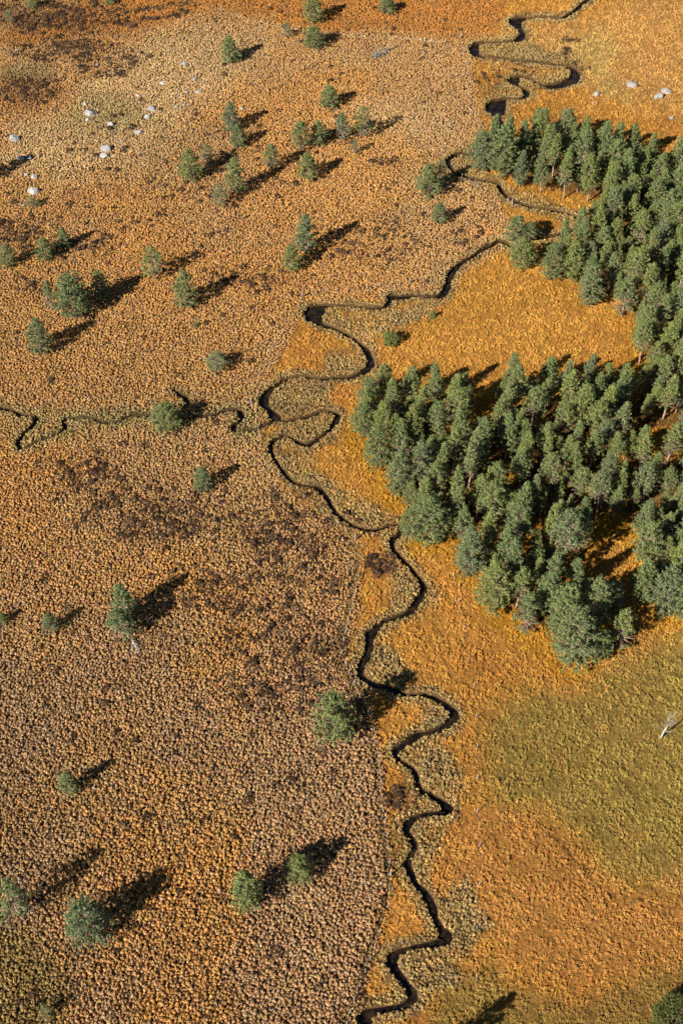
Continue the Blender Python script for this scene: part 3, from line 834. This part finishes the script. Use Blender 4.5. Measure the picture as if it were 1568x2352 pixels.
# u, bottom, top, width, look, grey, label
BOG = [
    (720, 56, -14, 48, 'full', 0, 'tall dark pine cut off by the top edge, just above the round dark pine'),
    (889, 33, -8, 40, 'full', 0, 'dark pine at the top edge, right of the tall one'),
    (720, 117, 64, 46, 'round', 0, 'round dense dark green pine with an egg-shaped crown near the top'),
    (656, 90, 54, 27, 'sparse', 1, 'thin pale small pine left of the round dark pine near the top'),
    (530, 150, 85, 47, 'cone', 0, 'pointed dark conical pine standing alone in upper middle left'),
    (25, 54, 22, 25, 'sparse', 0, 'small dark pine in heather at the top left corner'),
    (75, 22, -14, 26, 'full', 0, 'small pine at the top left edge, behind the corner one'),
    (252, 14, -16, 24, 'full', 0, 'little pine crown peeking in at the top edge above the dark ditch line'),
    (755, 253, 198, 47, 'full', 0, 'pine standing alone above the row of four pines'),
    (530, 306, 237, 44, 'full', 1, 'upper of two touching pines left of the row of four'),
    (549, 341, 285, 40, 'full', 0, 'lower of two touching pines left of the row of four'),
    (474, 384, 330, 36, 'sparse', 0, 'thinner pine standing close behind the broad mid green pine'),
    (440, 421, 342, 52, 'full', 0, 'broad mid green pine at the left end of the middle cluster'),
    (542, 450, 362, 46, 'full', 1, 'tall greyish pine in the cluster, right of the broad mid green one'),
    (503, 479, 420, 44, 'sparse', 1, 'low grey green pine at the lower tip of the middle cluster'),
    (620, 394, 330, 40, 'bare', 1, 'pale green pine with thin brownish lower branches between two shadows'),
    (687, 350, 277, 48, 'bare', 0, 'pine with bare pinkish lower branches, left end of the row of four'),
    (733, 337, 278, 46, 'full', 0, 'dark rounded pine, second from the left in the row of four'),
    (787, 330, 262, 40, 'bare', 1, 'grey green leaning pine, third in the row of four'),
    (835, 324, 245, 48, 'sparse', 0, 'tallest pine with open branches at the right end of the row of four'),
    (813, 356, 318, 20, 'sparse', 1, 'slim little pine in front of the row of four'),
    (707, 416, 348, 48, 'full', 0, 'single dense pine below the row of four'),
    (985, 456, 378, 58, 'full', 0, 'large dark pine beside the small stream loop'),
    (1012, 430, 365, 34, 'sparse', 0, 'narrow pine leaning behind the large dark pine at the stream loop'),
    (1008, 516, 462, 36, 'full', 0, 'small narrow pine below the stream loop, left of the wood'),
    (702, 588, 492, 50, 'full', 1, 'tall slender pine, upper of the pair in the middle of the bog'),
    (670, 626, 560, 43, 'full', 0, 'shorter pine, lower of the pair in the middle of the bog'),
    (18, 617, 560, 40, 'full', 1, 'grey green pine at the left edge, first of a row of three'),
    (103, 601, 545, 43, 'full', 0, 'middle pine in the row of three at the left edge'),
    (148, 572, 520, 32, 'cone', 0, 'small dark pine, right end of the row of three at the left edge'),
    (352, 646, 565, 66, 'sparse', 0, 'broad open pine with ragged branches, above the egg-shaped one'),
    (425, 713, 625, 57, 'full', 1, 'upright egg-shaped pale green pine with a long shadow'),
    (167, 736, 635, 78, 'round', 0, 'big bright green bushy pine, largest of the left trio'),
    (117, 716, 645, 30, 'bare', 1, 'thin grey pine on the left of the big bushy one'),
    (232, 694, 620, 40, 'full', 0, 'dark pine standing in shadow right of the big bushy one'),
    (92, 819, 733, 58, 'full', 1, 'tilted grey green pine at the left, below the trio'),
    (497, 856, 808, 64, 'sparse', 1, 'low wide windswept pine alone above the tributary'),
    (380, 996, 934, 68, 'round', 0, 'rounded dense pine standing on the tributary stream'),
    (465, 1133, 1075, 43, 'full', 0, 'small dense pine alone beside the dark heather patch'),
    (290, 1432, 1345, 58, 'full', 0, 'upper crown of the double pine with two long shadows'),
    (284, 1481, 1405, 66, 'bare', 0, 'lower wider pine of the double pine, above the fallen trunk'),
    (118, 1456, 1410, 36, 'full', 1, 'small pale pine alone near the lower left edge'),
    (6, 1436, 1408, 30, 'full', 0, 'pine half cut off by the left edge, left of the small pale one'),
    (770, 1713, 1603, 90, 'round', 0, 'big broad pine beside the fence, its shadow reaching the stream'),
    (160, 1829, 1775, 44, 'full', 1, 'small round pine alone in the lower left hummocks'),
    (565, 2096, 2005, 74, 'full', 0, 'left larger pine of the pair in the lower middle'),
    (690, 2032, 1973, 58, 'round', 0, 'right smaller pine of the pair in the lower middle'),
    (42, 2127, 2036, 78, 'sparse', 0, 'open dark pine with a visible trunk at the lower left edge'),
    (205, 2170, 2080, 98, 'round', 1, 'widest pale green pine at lower left, with bare branches showing'),
    (78, 480, 450, 32, 'sparse', 0, 'tiny pine growing just in front of the light grey boulder'),
    (108, 2345, 2316, 34, 'sparse', 0, 'dark little pine at the bottom left corner'),
    (992, 734, 713, 17, 'cone', 0, 'tiny dark green fir-like pine in the orange meadow'),
    (450, 753, 741, 12, 'full', 0, 'tiny green seedling below the egg-shaped pine'),
    (505, 1470, 1464, 6, 'full', 0, 'tiniest pine seedling alone among hummocks in the lower middle left'),
]
tree_feet = []
for k, (u, vb, vt, wd, kind, grey, lab) in enumerate(BOG[:-1]):
    x, y, h, W = fit(u, vb, vt, wd)
    place_pine(x, y, h, W, kind, lab, 'pines scattered over the bog', 300 + k, bool(grey))
    tree_feet.append((x, y))

# pines outside the frame whose shadows fall into it
def shadow_caster(u, v, h, W, kind, lab, seed):
    tx, ty = ground(u, v)
    L = h / math.tan(R(SUN_EL))
    x, y = tx + SUN_FROM[0] / _l * L, ty + SUN_FROM[1] / _l * L
    place_pine(x, y, h, W, kind, lab, 'pines scattered over the bog', seed)


shadow_caster(78, 358, 9.0, 4.6, 'full', 'pine beyond the left edge whose shadow covers two boulders', 901)
shadow_caster(1178, 2283, 9.0, 5.0, 'full', 'pine below the bottom edge that throws the dark shadow right of the stream', 902)

# the wood: hand placed edge trees, then the rest
EDGE = [
    (882, 925, 838, 46, 'edge', 'pine at the north west corner of the southern wood, facing the stream'),
    (848, 952, 868, 52, 'edge', 'pine on the west edge of the southern wood, first below its corner'),
    (834, 1012, 925, 56, 'edge', 'westernmost pine of the southern wood, nearest the stream loops'),
    (866, 1088, 985, 66, 'edge', 'broad pine on the west edge of the southern wood, below the westernmost'),
    (915, 1150, 1040, 62, 'edge', 'pine on the west edge above the big bulging one'),
    (985, 1262, 1142, 96, 'edge', 'big rounded pine bulging from the wood beside the narrow stream bend'),
    (940, 1242, 1172, 50, 'edge', 'low pine left of the big bulging one, right by the stream'),
    (1072, 1335, 1222, 62, 'edge', 'pine on the south west edge, below the bulging one'),
    (1130, 1415, 1300, 84, 'edge', 'wide grey green pine low on the south west edge'),
    (1205, 1465, 1368, 54, 'bare', 'thin pine with a pale bare trunk on the south west edge'),
    (1316, 1548, 1412, 108, 'edge', 'biggest roundest pine at the southern tip of the wood'),
    (1376, 1522, 1452, 46, 'edge', 'small dark pine tucked right of the round one at the southern tip'),
    (1422, 1502, 1405, 56, 'bare', 'slender grey pine standing apart right of the southern tip'),
    (1395, 1422, 1337, 56, 'edge', 'pine beside the dark shadow pool above the southern tip'),
    (1292, 1480, 1345, 82, 'edge', 'tall pine directly above the round one at the southern tip'),
    (1250, 1420, 1310, 60, 'edge', 'pine left of the tall one near the southern tip'),
    (1290, 1330, 1185, 68, 'wood', 'tall pine left of the orange glade, with a long shadow'),
    (1226, 1330, 1258, 46, 'wood', 'short pine in shade left of the tall glade pine'),
    (1472, 1395, 1290, 62, 'edge', 'pine at the left front of the right hand clump'),
    (1522, 1430, 1305, 72, 'edge', 'pine in front of the right hand clump by the olive grass'),
    (1572, 1440, 1310, 72, 'edge', 'pine at the frame edge in the right hand clump'),
    (1478, 1320, 1205, 60, 'wood', 'pine right of the orange glade, behind the front of the clump'),
    (1105, 402, 302, 62, 'edge', 'pine at the western end of the northern wood by the stream'),
    (1152, 418, 285, 68, 'edge', 'second pine from the western end of the northern wood'),
    (1246, 318, 250, 32, 'wood', 'slim pine poking out at the top of the northern wood'),
    (1290, 345, 250, 52, 'wood', 'highest pine on the top edge of the northern wood'),
    (1178, 568, 497, 58, 'bare', 'upper pine of the small clump west of the stream mouth'),
    (1198, 624, 548, 62, 'edge', 'lower pine of the small clump at the top of the orange meadow'),
    (1214, 560, 510, 36, 'wood', 'back pine of the small clump west of the stream mouth'),
    (1264, 652, 562, 52, 'edge', 'pine at the meadow corner of the northern wood'),
    (1312, 655, 555, 56, 'edge', 'second pine along the meadow side of the northern wood'),
    (1352, 712, 610, 56, 'edge', 'pine jutting furthest down into the orange meadow'),
    (1428, 735, 640, 52, 'bare', 'thin pine with bare foot at the meadow side'),
    (1478, 800, 700, 56, 'edge', 'pine at the right end of the meadow where both woods meet'),
]
wood_pts = []
for k, (u, vb, vt, wd, kind, lab) in enumerate(EDGE):
    x, y, h, W = fit(u, vb, vt, wd)
    place_pine(x, y, h, W, kind, lab, 'pines of the wood', 500 + k, k % 3 == 1)
    wood_pts.append((x, y, W * 0.36 + 1.3))
rr = random.Random(5)
cand = []
for _ in range(26000):
    x = rr.uniform(-5, 100); y = rr.uniform(90, 290)
    cand.append((x, y))
cand = np.array(cand)
cu, cv, _ = survey(cand[:, 0], cand[:, 1])
ok = (np.minimum(polydist(cu, cv, WOOD_N), polydist(cu, cv, WOOD_S)) < 0) & (cu < 1592)
for gpoly in GAPS:
    ok &= polydist(cu, cv, gpoly) > 4
ok &= look(sd, cand[:, 0], cand[:, 1]) > 0.8
n_w = 0
wdist = np.minimum(polydist(cu, cv, WOOD_N), polydist(cu, cv, WOOD_S))
for (x, y), u, v, edge_d in zip(cand[ok], cu[ok], cv[ok], wdist[ok]):
    rad = 1.38 + 0.4 * rr.random()
    if any((x - a) ** 2 + (y - b) ** 2 < (rad + min(c, 2.4)) ** 2 for a, b, c in wood_pts): continue
    h = rr.uniform(8.0, 12.6)
    if rr.random() < 0.15: h = rr.uniform(5.5, 8)
    W = h * rr.uniform(.29, .43)
    if v < 560: lab = 'pine packed in the middle of the northern wood, above the meadow'
    elif v < 860: lab = 'pine in the strip of wood between meadow and right frame edge'
    elif v < 1060: lab = 'pine packed in the upper part of the southern wood, below the meadow'
    elif u > 1425: lab = 'pine in the right hand clump of the southern wood, beyond the glade'
    elif v < 1230: lab = 'pine packed in the middle of the southern wood'
    else: lab = 'pine in the narrow lower end of the southern wood'
    place_pine(x, y, h, W, 'edge' if (edge_d > -16 and rr.random() < .6) else 'wood', lab, 'pines of the wood', 1000 + n_w, rr.random() < .2)
    wood_pts.append((x, y, rad))
    n_w += 1
print('wood pines', n_w + len(EDGE))


def thicket(spots):
    """the many smaller pines under and between the tall ones, one mesh"""
    V, Fc, mi = [], [], []
    off = 0
    for x, y, h, W, k, rz in spots:
        tm, cm = KINDS['wood'][k]
        sx = W / (11.0 * KW['wood'][k]); sz = h / 11.0
        for me, m in ((tm, 0), (cm, 1)):
            co = np.empty(len(me.vertices) * 3, np.float32); me.vertices.foreach_get('co', co); co = co.reshape(-1, 3)
            q = np.empty_like(co)
            q[:, 0] = (co[:, 0] * math.cos(rz) - co[:, 1] * math.sin(rz)) * sx + x
            q[:, 1] = (co[:, 0] * math.sin(rz) + co[:, 1] * math.cos(rz)) * sx + y
            q[:, 2] = co[:, 2] * sz
            V.append(q)
            for p in me.polygons:
                Fc.append(tuple(i + off for i in p.vertices)); mi.append(m)
            off += len(co)
    me = bpy.data.meshes.new('pine_thicket')
    me.from_pydata(np.concatenate(V).tolist(), [], Fc)
    me.materials.append(M_bark); me.materials.append(M_needle)
    me.polygons.foreach_set('material_index', mi)
    me.update()
    tag(obj('pine_thicket', me), 'smaller pines filling the gaps between the tall pines of the wood', 'pine thicket', None, 'stuff')


spots = []
for (x, y), u, v, edge_d in zip(cand[ok], cu[ok], cv[ok], wdist[ok]):
    if len(spots) >= 75: break
    if edge_d > -6 or rr.random() < .5 or 1300 < u < 1470 and 1180 < v < 1420: continue
    if any((x - a) ** 2 + (y - b) ** 2 < (.75 + min(c, 1.7)) ** 2 for a, b, c in wood_pts): continue
    if any((x - q[0]) ** 2 + (y - q[1]) ** 2 < 4.4 for q in spots): continue
    h = rr.uniform(5.0, 9.0)
    spots.append((x, y, h, h * rr.uniform(.3, .42), rr.randrange(8), rr.uniform(0, 6.28)))
print('thicket', len(spots))
thicket(spots)


# ------------------------------------------------------------------ leafy shrubs
def shrub(u, v, wd, hfac, label, seed, n=420, cat='bush', leaf=None):
    rr = random.Random(seed)
    x, y = ground(u, v)
    Rr = wd * mpp(u, v) / 2
    V, Fc = [], []
    TV, TF = [], []
    for k in range(9):
        az = k * 2.4
        tip = Vector((math.cos(az) * Rr * .6, math.sin(az) * Rr * .6, Rr * hfac * rr.uniform(.9, 1.4)))
        tube(TV, TF, [Vector((0, 0, -0.05)), tip * .5 + Vector((0, 0, .1)), tip], [.05, .035, .015], 4)
    for k in range(n):
        d = Vector((rr.gauss(0, 1), rr.gauss(0, 1), rr.gauss(0, 1)))
        d.normalize()
        rad = Rr * (0.55 + 0.45 * rr.random() ** .5) * (1 + .16 * math.sin(d.x * 5 + seed) * math.cos(d.y * 4 + d.z * 3))
        p = Vector((d.x * rad, d.y * rad, (d.z * rad + Rr * .85) * hfac))
        if p.z < 0.08: p.z = rr.uniform(.08, .3)
        leaf_faces(V, Fc, p, 11, .22, 0.11, rr, .4)
    root = empty('shrub', (x, y, 0.0))
    tag(root, label, cat)
    tm = mesh_from('stems', TV, TF, True); tm.materials.append(M_bark)
    cm = mesh_from('foliage', V, Fc); cm.materials.append(leaf or M_juniper)
    obj('stems', tm, None, root); obj('foliage', cm, None, root)


shrub(897, 790, 38, 1.05, 'round yellow green bush alone in the orange meadow', 3)
shrub(1542, 2362, 118, 1.15, 'large olive bush cut by the bottom right corner', 4, 1900, leaf=M_olive)


# ------------------------------------------------------------------ dead trees
def limbs(TV, TF, p, d, L, r, depth, rr, spread=.55, up=.15):
    q = p + d * L
    m = p + d * L * .5 + Vector((rr.gauss(0, .04), rr.gauss(0, .04), rr.gauss(0, .04))) * L
    tube(TV, TF, [p, m, q], [r, r * .8, r * .6], 5 if depth > 1 else 3)
    if depth == 0: return
    for _ in range(rr.choice((3, 3, 4))):
        s = p.lerp(q, rr.uniform(.45, 1))
        nd_ = (d + Vector((rr.gauss(0, spread), rr.gauss(0, spread), rr.gauss(up, spread * .6)))).normalized()
        limbs(TV, TF, s, nd_, L * rr.uniform(.55, .8), r * .55, depth - 1, rr, spread, up)


rr = random.Random(21)
x, y = ground(1516, 1696)
root = empty('dead_tree', (x, y, 0))
tag(root, 'bare white dead tree standing alone in the olive grass at right', 'dead tree')
TV, TF = [], []
tube(TV, TF, [(0, 0, -.1), (.1, .05, 1.2), (.25, .1, 2.4), (.45, .1, 3.4)], [.17, .14, .11, .07], 8)
tm = mesh_from('trunk', TV, TF, True)
obj('trunk', tm, M_dead, root)
TV, TF = [], []
for p, d, L in (((.2, .08, 2.0), (-.8, .2, .7), 1.3), ((.25, .1, 2.4), (.7, .4, .8), 1.5), ((.45, .1, 3.3), (.3, .1, 1), 1.5), ((.4, .1, 3.2), (-.4, -.2, 1), 1.4), ((.4, .1, 3.0), (.2, .9, .8), 1.4), ((.15, .08, 1.7), (.6, -.4, .7), 1.0)):
    limbs(TV, TF, Vector(p), Vector(d).normalized(), L * .85, .03, 3, rr, .5, .2)
obj('branches', mesh_from('branches', TV, TF, True), M_dead, root)

# fallen grey tree near the top
rr = random.Random(23)
xa, ya = ground(898, 115); xb, yb = ground(868, 130)
root = empty('fallen_tree', (xa, ya, 0))
tag(root, 'grey dry fallen tree lying on hummocks near the top, crown pointing left', 'fallen tree')
TV, TF = [], []
ln = Vector((xb - xa, yb - ya, 0))
tube(TV, TF, [(0, 0, .35), ln * .5 + Vector((0, 0, .55)), ln + Vector((0, 0, .6))], [.2, .16, .1], 7)
obj('trunk', mesh_from('trunk', TV, TF, True), M_grey, root)
TV, TF = [], []
for k in range(34):
    s = ln * rr.uniform(.35, 1.0) + Vector((0, 0, .55))
    d = (ln.normalized() * .9 + Vector((rr.gauss(0, .5), rr.gauss(0, .55), rr.uniform(-.1, .5)))).normalized()
    limbs(TV, TF, s, d, rr.uniform(.8, 1.5), .06, 2, rr, .4, .0)
obj('branches', mesh_from('branches', TV, TF, True), M_grey, root)
# root plate
TV, TF = [], []
for k in range(10):
    a_ = k * .63
    tube(TV, TF, [(0, 0, .35), (rr.uniform(-.1, .3), math.cos(a_) * .7, .4 + math.sin(a_) * .6)], [.12, .03], 5)
obj('roots', mesh_from('roots', TV, TF, True), M_grey, root)

rr = random.Random(29)
xa, ya = ground(318, 1503); xb, yb = ground(303, 1473)
root = empty('fallen_log', (xa, ya, 0))
tag(root, 'thin bleached fallen trunk lying below the lower double pine', 'fallen trunk')
ln = Vector((xb - xa, yb - ya, 0))
TV, TF = [], []
tube(TV, TF, [(0, 0, .3), ln * .5 + Vector((.1, 0, .55)), ln + Vector((0, 0, .6))], [.05, .09, .12], 6)
obj('trunk', mesh_from('trunk', TV, TF, True), M_dead, root)
TV, TF = [], []
for k in range(12):
    s = ln * rr.uniform(.2, 1.0) + Vector((0, 0, .5))
    limbs(TV, TF, s, Vector((rr.choice((-1, 1)) * .8, rr.gauss(-.3, .4), .3)).normalized(), .5, .03, 1, rr)
obj('branches', mesh_from('branches', TV, TF, True), M_dead, root)


# ------------------------------------------------------------------ fences
def fence(pts, label, big=(), seed=0):
    rr = random.Random(seed)
    g = [ground(p[0], p[1]) for p in pts]
    gx_, gy_ = g[0]
    root = empty('wire_fence', (gx_, gy_, 0))
    tag(root, label, 'fence')
    tops = []
    for k, (x, y) in enumerate(g):
        V, Fc = [], []
        hgt = 1.75 if k in big else rr.uniform(1.25, 1.5)
        r = 0.10 if k in big else 0.06
        lean = Vector((rr.gauss(0, .07), rr.gauss(0, .07), hgt))
        tube(V, Fc, [(0, 0, -.2), lean * .5, lean * .97, lean], [r * 1.05, r, r * .97, r * .7], 7)
        if k in big:
            tube(V, Fc, [lean * .8, Vector((.35, .5, 0))], [r * .6, r * .6], 6)
        o = obj('post', mesh_from('post', V, Fc), M_post, root)
        o.location = (x - gx_, y - gy_, float(look(relief, x, y)))
        tops.append(Vector((x - gx_, y - gy_, float(look(relief, x, y)))) + lean)
    for f in (0.92, 0.5):
        V, Fc = [], []
        for i in range(len(g) - 1):
            a_ = tops[i].copy(); b_ = tops[i + 1].copy(); a_.z *= f; b_.z *= f
            m = (a_ + b_) / 2 - Vector((0, 0, .05))
            tube(V, Fc, [a_, m, b_], [.006] * 3, 3)
        obj('wire', mesh_from('wire', V, Fc), M_wire, root)


fence(FENCE_W, 'short wire fence beside the pale track left of the upper stream', (0,), 1)
fence(FENCE_M, 'short wire fence at the stream bend west of the northern wood', (6,), 2)
fence(FENCE_A, 'long wire fence with whitish posts following the west side of the stream', (4, 14, 24, 38, 49, 55, 67), 3)
fence(FENCE_E, 'wire fence with thin widely spaced posts east of the lower stream', (), 4)


# ------------------------------------------------------------------ ground cover (one object per kind, tufts drawn by geometry nodes)
def dome_proto(seed, blades, rad, hgt, bw, droop=1.0, ragged=.2, lobes=3):
    """a tussock: a few leaning tufts of blades rising from close feet and arching over the rim"""
    rr = random.Random(seed)
    V, Fc = [], []
    feet = [(Vector((rr.gauss(0, rad * .28), rr.gauss(0, rad * .28), 0)), rr.uniform(.75, 1.15), Vector((rr.gauss(0, .16), rr.gauss(0, .16), 0))) for _ in range(lobes)]
    for k in range(blades):
        ft, fs, ln = feet[k % lobes]
        az = rr.uniform(0, 6.283)
        f = rr.random() ** .55
        reach = rad * (.74 if lobes > 1 else .9) * fs * (0.2 + .8 * f) * rr.uniform(1 - ragged, 1 + ragged)
        top = hgt * fs * (1 - .45 * f * f) * rr.uniform(1 - ragged, 1 + ragged)
        d = Vector((math.cos(az), math.sin(az), 0)); s = Vector((-d.y, d.x, 0))
        w0 = bw * rr.uniform(.5, 1.3)
        p0 = ft + d * reach * .12
        p1 = ft + d * reach * .55 + Vector((0, 0, top)) + ln * hgt
        p2 = ft + d * reach + Vector((0, 0, top * (1 - .75 * droop * (.4 + f * .6)))) + ln * hgt
        tw = s * 1.0 + Vector((0, 0, rr.gauss(0, .3)))
        i = len(V)
        V += [p0 - tw * w0 * .8, p0 + tw * w0 * .8, p1 + tw * w0, p1 - tw * w0, p2]
        Fc += [(i, i + 1, i + 2, i + 3), (i + 3, i + 2, i + 4)]
    return V, Fc


def mound_proto(seed, n, rad, hgt, size):
    rr = random.Random(seed)
    V, Fc = [], []
    for k in range(n):
        d = Vector((rr.gauss(0, 1), rr.gauss(0, 1), abs(rr.gauss(0, .8)))).normalized()
        p = Vector((d.x * rad, d.y * rad, d.z * hgt)) * rr.uniform(.75, 1.05)
        leaf_faces(V, Fc, p, 3, size, size * .9, rr, .5)
    return V, Fc


def cover(name, protos, pts, cols, rots, scl, var, mat, label):
    V, Fc, pid = [], [], []
    for k, (v, f) in enumerate(protos):
        b = len(V)
        V += [tuple(q) for q in v]; Fc += [tuple(i + b for i in q) for q in f]; pid += [k] * len(v)
    nb = len(V)
    me = bpy.data.meshes.new(name)
    me.from_pydata(V + [(0, 0, 0)] * len(pts), [], Fc)
    co = np.zeros((nb + len(pts), 3), np.float32)
    co[:nb] = np.array(V); co[nb:] = pts
    me.vertices.foreach_set('co', co.ravel())
    N = nb + len(pts)

    def attr(nm, typ, dat, width, key):
        a_ = me.attributes.new(nm, typ, 'POINT')
        full = np.zeros((N, width), np.float32 if typ != 'INT' else np.int32)
        full[nb:] = dat
        if nm == 'pid': full[:nb, 0] = pid
        a_.data.foreach_set(key, full.ravel())
    attr('pid', 'INT', np.full((len(pts), 1), -1), 1, 'value')
    attr('var', 'INT', var[:, None], 1, 'value')
    attr('rot', 'FLOAT_VECTOR', rots, 3, 'vector')
    attr('scl', 'FLOAT_VECTOR', scl, 3, 'vector')
    attr('col', 'FLOAT_COLOR', np.concatenate([cols, np.ones((len(pts), 1))], 1), 4, 'color')
    me.materials.append(mat)
    me.update()
    o = obj(name, me)
    tag(o, label, name.replace('_', ' '), None, 'stuff')
    ng = bpy.data.node_groups.new(name, 'GeometryNodeTree')
    ng.interface.new_socket('Geometry', in_out='INPUT', socket_type='NodeSocketGeometry')
    ng.interface.new_socket('Geometry', in_out='OUTPUT', socket_type='NodeSocketGeometry')
    L = ng.links
    gi = ng.nodes.new('NodeGroupInput'); go = ng.nodes.new('NodeGroupOutput')

    def named(nm, typ):
        n = ng.nodes.new('GeometryNodeInputNamedAttribute'); n.data_type = typ
        n.inputs['Name'].default_value = nm
        return [s for s in n.outputs if s.enabled and s.name == 'Attribute'][0]
    pa = named('pid', 'INT')

    def sel(k):
        c = ng.nodes.new('FunctionNodeCompare'); c.data_type = 'INT'; c.operation = 'EQUAL'
        ins = [s for s in c.inputs if s.enabled]
        L.new(pa, ins[0]); ins[1].default_value = k
        s = ng.nodes.new('GeometryNodeSeparateGeometry'); s.domain = 'POINT'
        L.new(gi.outputs[0], s.inputs['Geometry']); L.new(c.outputs[0], s.inputs['Selection'])
        return s.outputs['Selection']
    g2i = ng.nodes.new('GeometryNodeGeometryToInstance')
    for k in reversed(range(len(protos))):
        L.new(sel(k), g2i.inputs[0])
    iop = ng.nodes.new('GeometryNodeInstanceOnPoints')
    L.new(sel(-1), iop.inputs['Points'])
    L.new(g2i.outputs[0], iop.inputs['Instance'])
    iop.inputs['Pick Instance'].default_value = True
    L.new(named('var', 'INT'), iop.inputs['Instance Index'])
    e2r = ng.nodes.new('FunctionNodeEulerToRotation')
    L.new(named('rot', 'FLOAT_VECTOR'), e2r.inputs[0])
    L.new(e2r.outputs[0], iop.inputs['Rotation'])
    L.new(named('scl', 'FLOAT_VECTOR'), iop.inputs['Scale'])
    L.new(iop.outputs[0], go.inputs[0])
    md = o.modifiers.new('tufts', 'NODES'); md.node_group = ng
    return o


def scatter(step, jit, seed):
    r = np.random.default_rng(seed)
    xs = np.arange(X0 + 1, X1 - 1, step); ys = np.arange(Y0 + 4, Y1 - 2, step * .866)
    a, b = np.meshgrid(xs, ys)
    a = a + (np.arange(len(ys)) % 2)[:, None] * step * .5
    a = a + r.uniform(-jit, jit, a.shape) * step; b = b + r.uniform(-jit, jit, b.shape) * step
    a = a.ravel(); b = b.ravel()
    zc = b * cp + CAM_H * sp
    keep = np.abs(a) < zc * 0.2426 + 9.0        # the part of the bog one could see from about here
    return a[keep], b[keep], r


def clear(a, b):
    k = np.ones(a.shape, bool)
    for x, y, r in boulder_pts:
        k &= np.hypot(a - x, b - y) > r * 0.6
    return k


# hummocks and tussocks
a, b, r = scatter(0.50, .38, 3)
k = (look(sd, a, b) > 0.10) & clear(a, b)
a, b = a[k], b[k]
ba, bb = [], []                                     # overhanging tufts along the banks
for c, st in ((main_c, 1), (trib_c, 2), (dit_c, 2)):
    for i in range(0, len(c) - 1, st):
        t = c[i + 1, :2] - c[i, :2]; t = t / (np.hypot(*t) + 1e-9)
        for sgn in (-1, 1):
            off = sgn * (c[i, 2] + r.uniform(.02, .4))
            ba.append(c[i, 0] - t[1] * off); bb.append(c[i, 1] + t[0] * off)
ba, bb = np.array(ba), np.array(bb)
k = (look(sd, ba, bb) > 0.04) & (ba > X0 + 2) & (ba < X1 - 2) & (bb > Y0 + 2) & (bb < Y1 - 2)
nb_ = int(k.sum())
a = np.concatenate([a, ba[k]]); b = np.concatenate([b, bb[k]])
isb = np.zeros(len(a), bool); isb[len(a) - nb_:] = True
cz, rm, sg, hd, wd_ = zones(a, b)
n = len(a)
hum = np.clip(1 - rm + sg * .65, 0, 1)              # 1 = clear hummocks, 0 = even meadow
pk = fbm(a, b, 1.15, 61, 2)                          # the meadow's own tussocks and hollows
pk2 = fbm(a * .7 + b * .7, (b - a) * 1.6, 1.5, 62, 2)
tu = sstep(.32, .62, .6 * pk + .4 * pk2)
col = cz.copy()
col *= r.normal(1.0, 0.13, (n, 1)).clip(.6, 1.45)
col *= 1 + r.normal(0, 0.05, (n, 3))
col *= 1 + ((tu - .55) * .45 * (1 - hum))[:, None]
greyer = (r.random(n) < 0.12 * hum)[:, None]
col = np.where(greyer, col * .7 + col.mean(1, keepdims=True) * .28, col)
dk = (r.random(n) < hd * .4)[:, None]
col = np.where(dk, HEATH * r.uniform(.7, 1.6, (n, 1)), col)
protos = [dome_proto(200 + q, 56, .52, .50, .064, 1, .28, 1 + q % 2) for q in range(6)] + [dome_proto(220 + q, 36, .62, .50, .050, .7, .45, 3) for q in range(4)]
var = np.where(r.random(n) < hum, r.integers(0, 6, n), r.integers(6, 10, n))
s = r.uniform(.48, .84, n)
_u, vv_, _z = survey(a, b)
hs = s * (hum * r.uniform(.55, 1.25, n) * (.90 + .25 * sstep(900, 1700, vv_)) + (1 - hum) * (.45 + .5 * tu))
nearb = np.clip(.55 + .45 * (look(sd, a, b) - .05) / .4, .55, 1)
s = np.where(isb, s * .65, s * nearb); hs = np.where(isb, hs * .6, hs * nearb)
scl = np.stack([s * r.uniform(.85, 1.2, n), s, hs], 1)
rot = np.stack([r.normal(0, .12, n), r.normal(0, .12, n), r.uniform(0, 6.28, n)], 1)
z = np.where(isb, look(relief, a, b), look(Z, a, b)) - 0.03
keep = isb | (hum > .5) | (r.random(n) < .6 + .5 * tu)
var = var.astype(int)
P_ = np.stack([a, b, z], 1)
cover('tussock_grass', protos, P_[keep], col.clip(.01, .9)[keep], rot[keep], scl[keep], var[keep], M_tuft, 'dry tan and orange tussock grass covering the whole bog')
print('tussocks', int(keep.sum()))

# heather
a, b, r = scatter(1.0, .45, 8)
k = (look(sd, a, b) > 0.5) & clear(a, b)
a, b = a[k], b[k]
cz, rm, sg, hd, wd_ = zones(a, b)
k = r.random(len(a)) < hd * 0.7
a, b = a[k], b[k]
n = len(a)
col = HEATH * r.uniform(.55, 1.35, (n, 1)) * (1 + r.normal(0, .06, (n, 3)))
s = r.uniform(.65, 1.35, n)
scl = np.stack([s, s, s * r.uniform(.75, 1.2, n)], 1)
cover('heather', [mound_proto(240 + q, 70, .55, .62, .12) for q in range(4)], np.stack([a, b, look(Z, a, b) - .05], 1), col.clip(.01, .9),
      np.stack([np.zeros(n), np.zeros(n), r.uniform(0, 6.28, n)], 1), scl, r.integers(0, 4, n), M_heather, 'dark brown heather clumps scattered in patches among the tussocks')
print('heather', n)
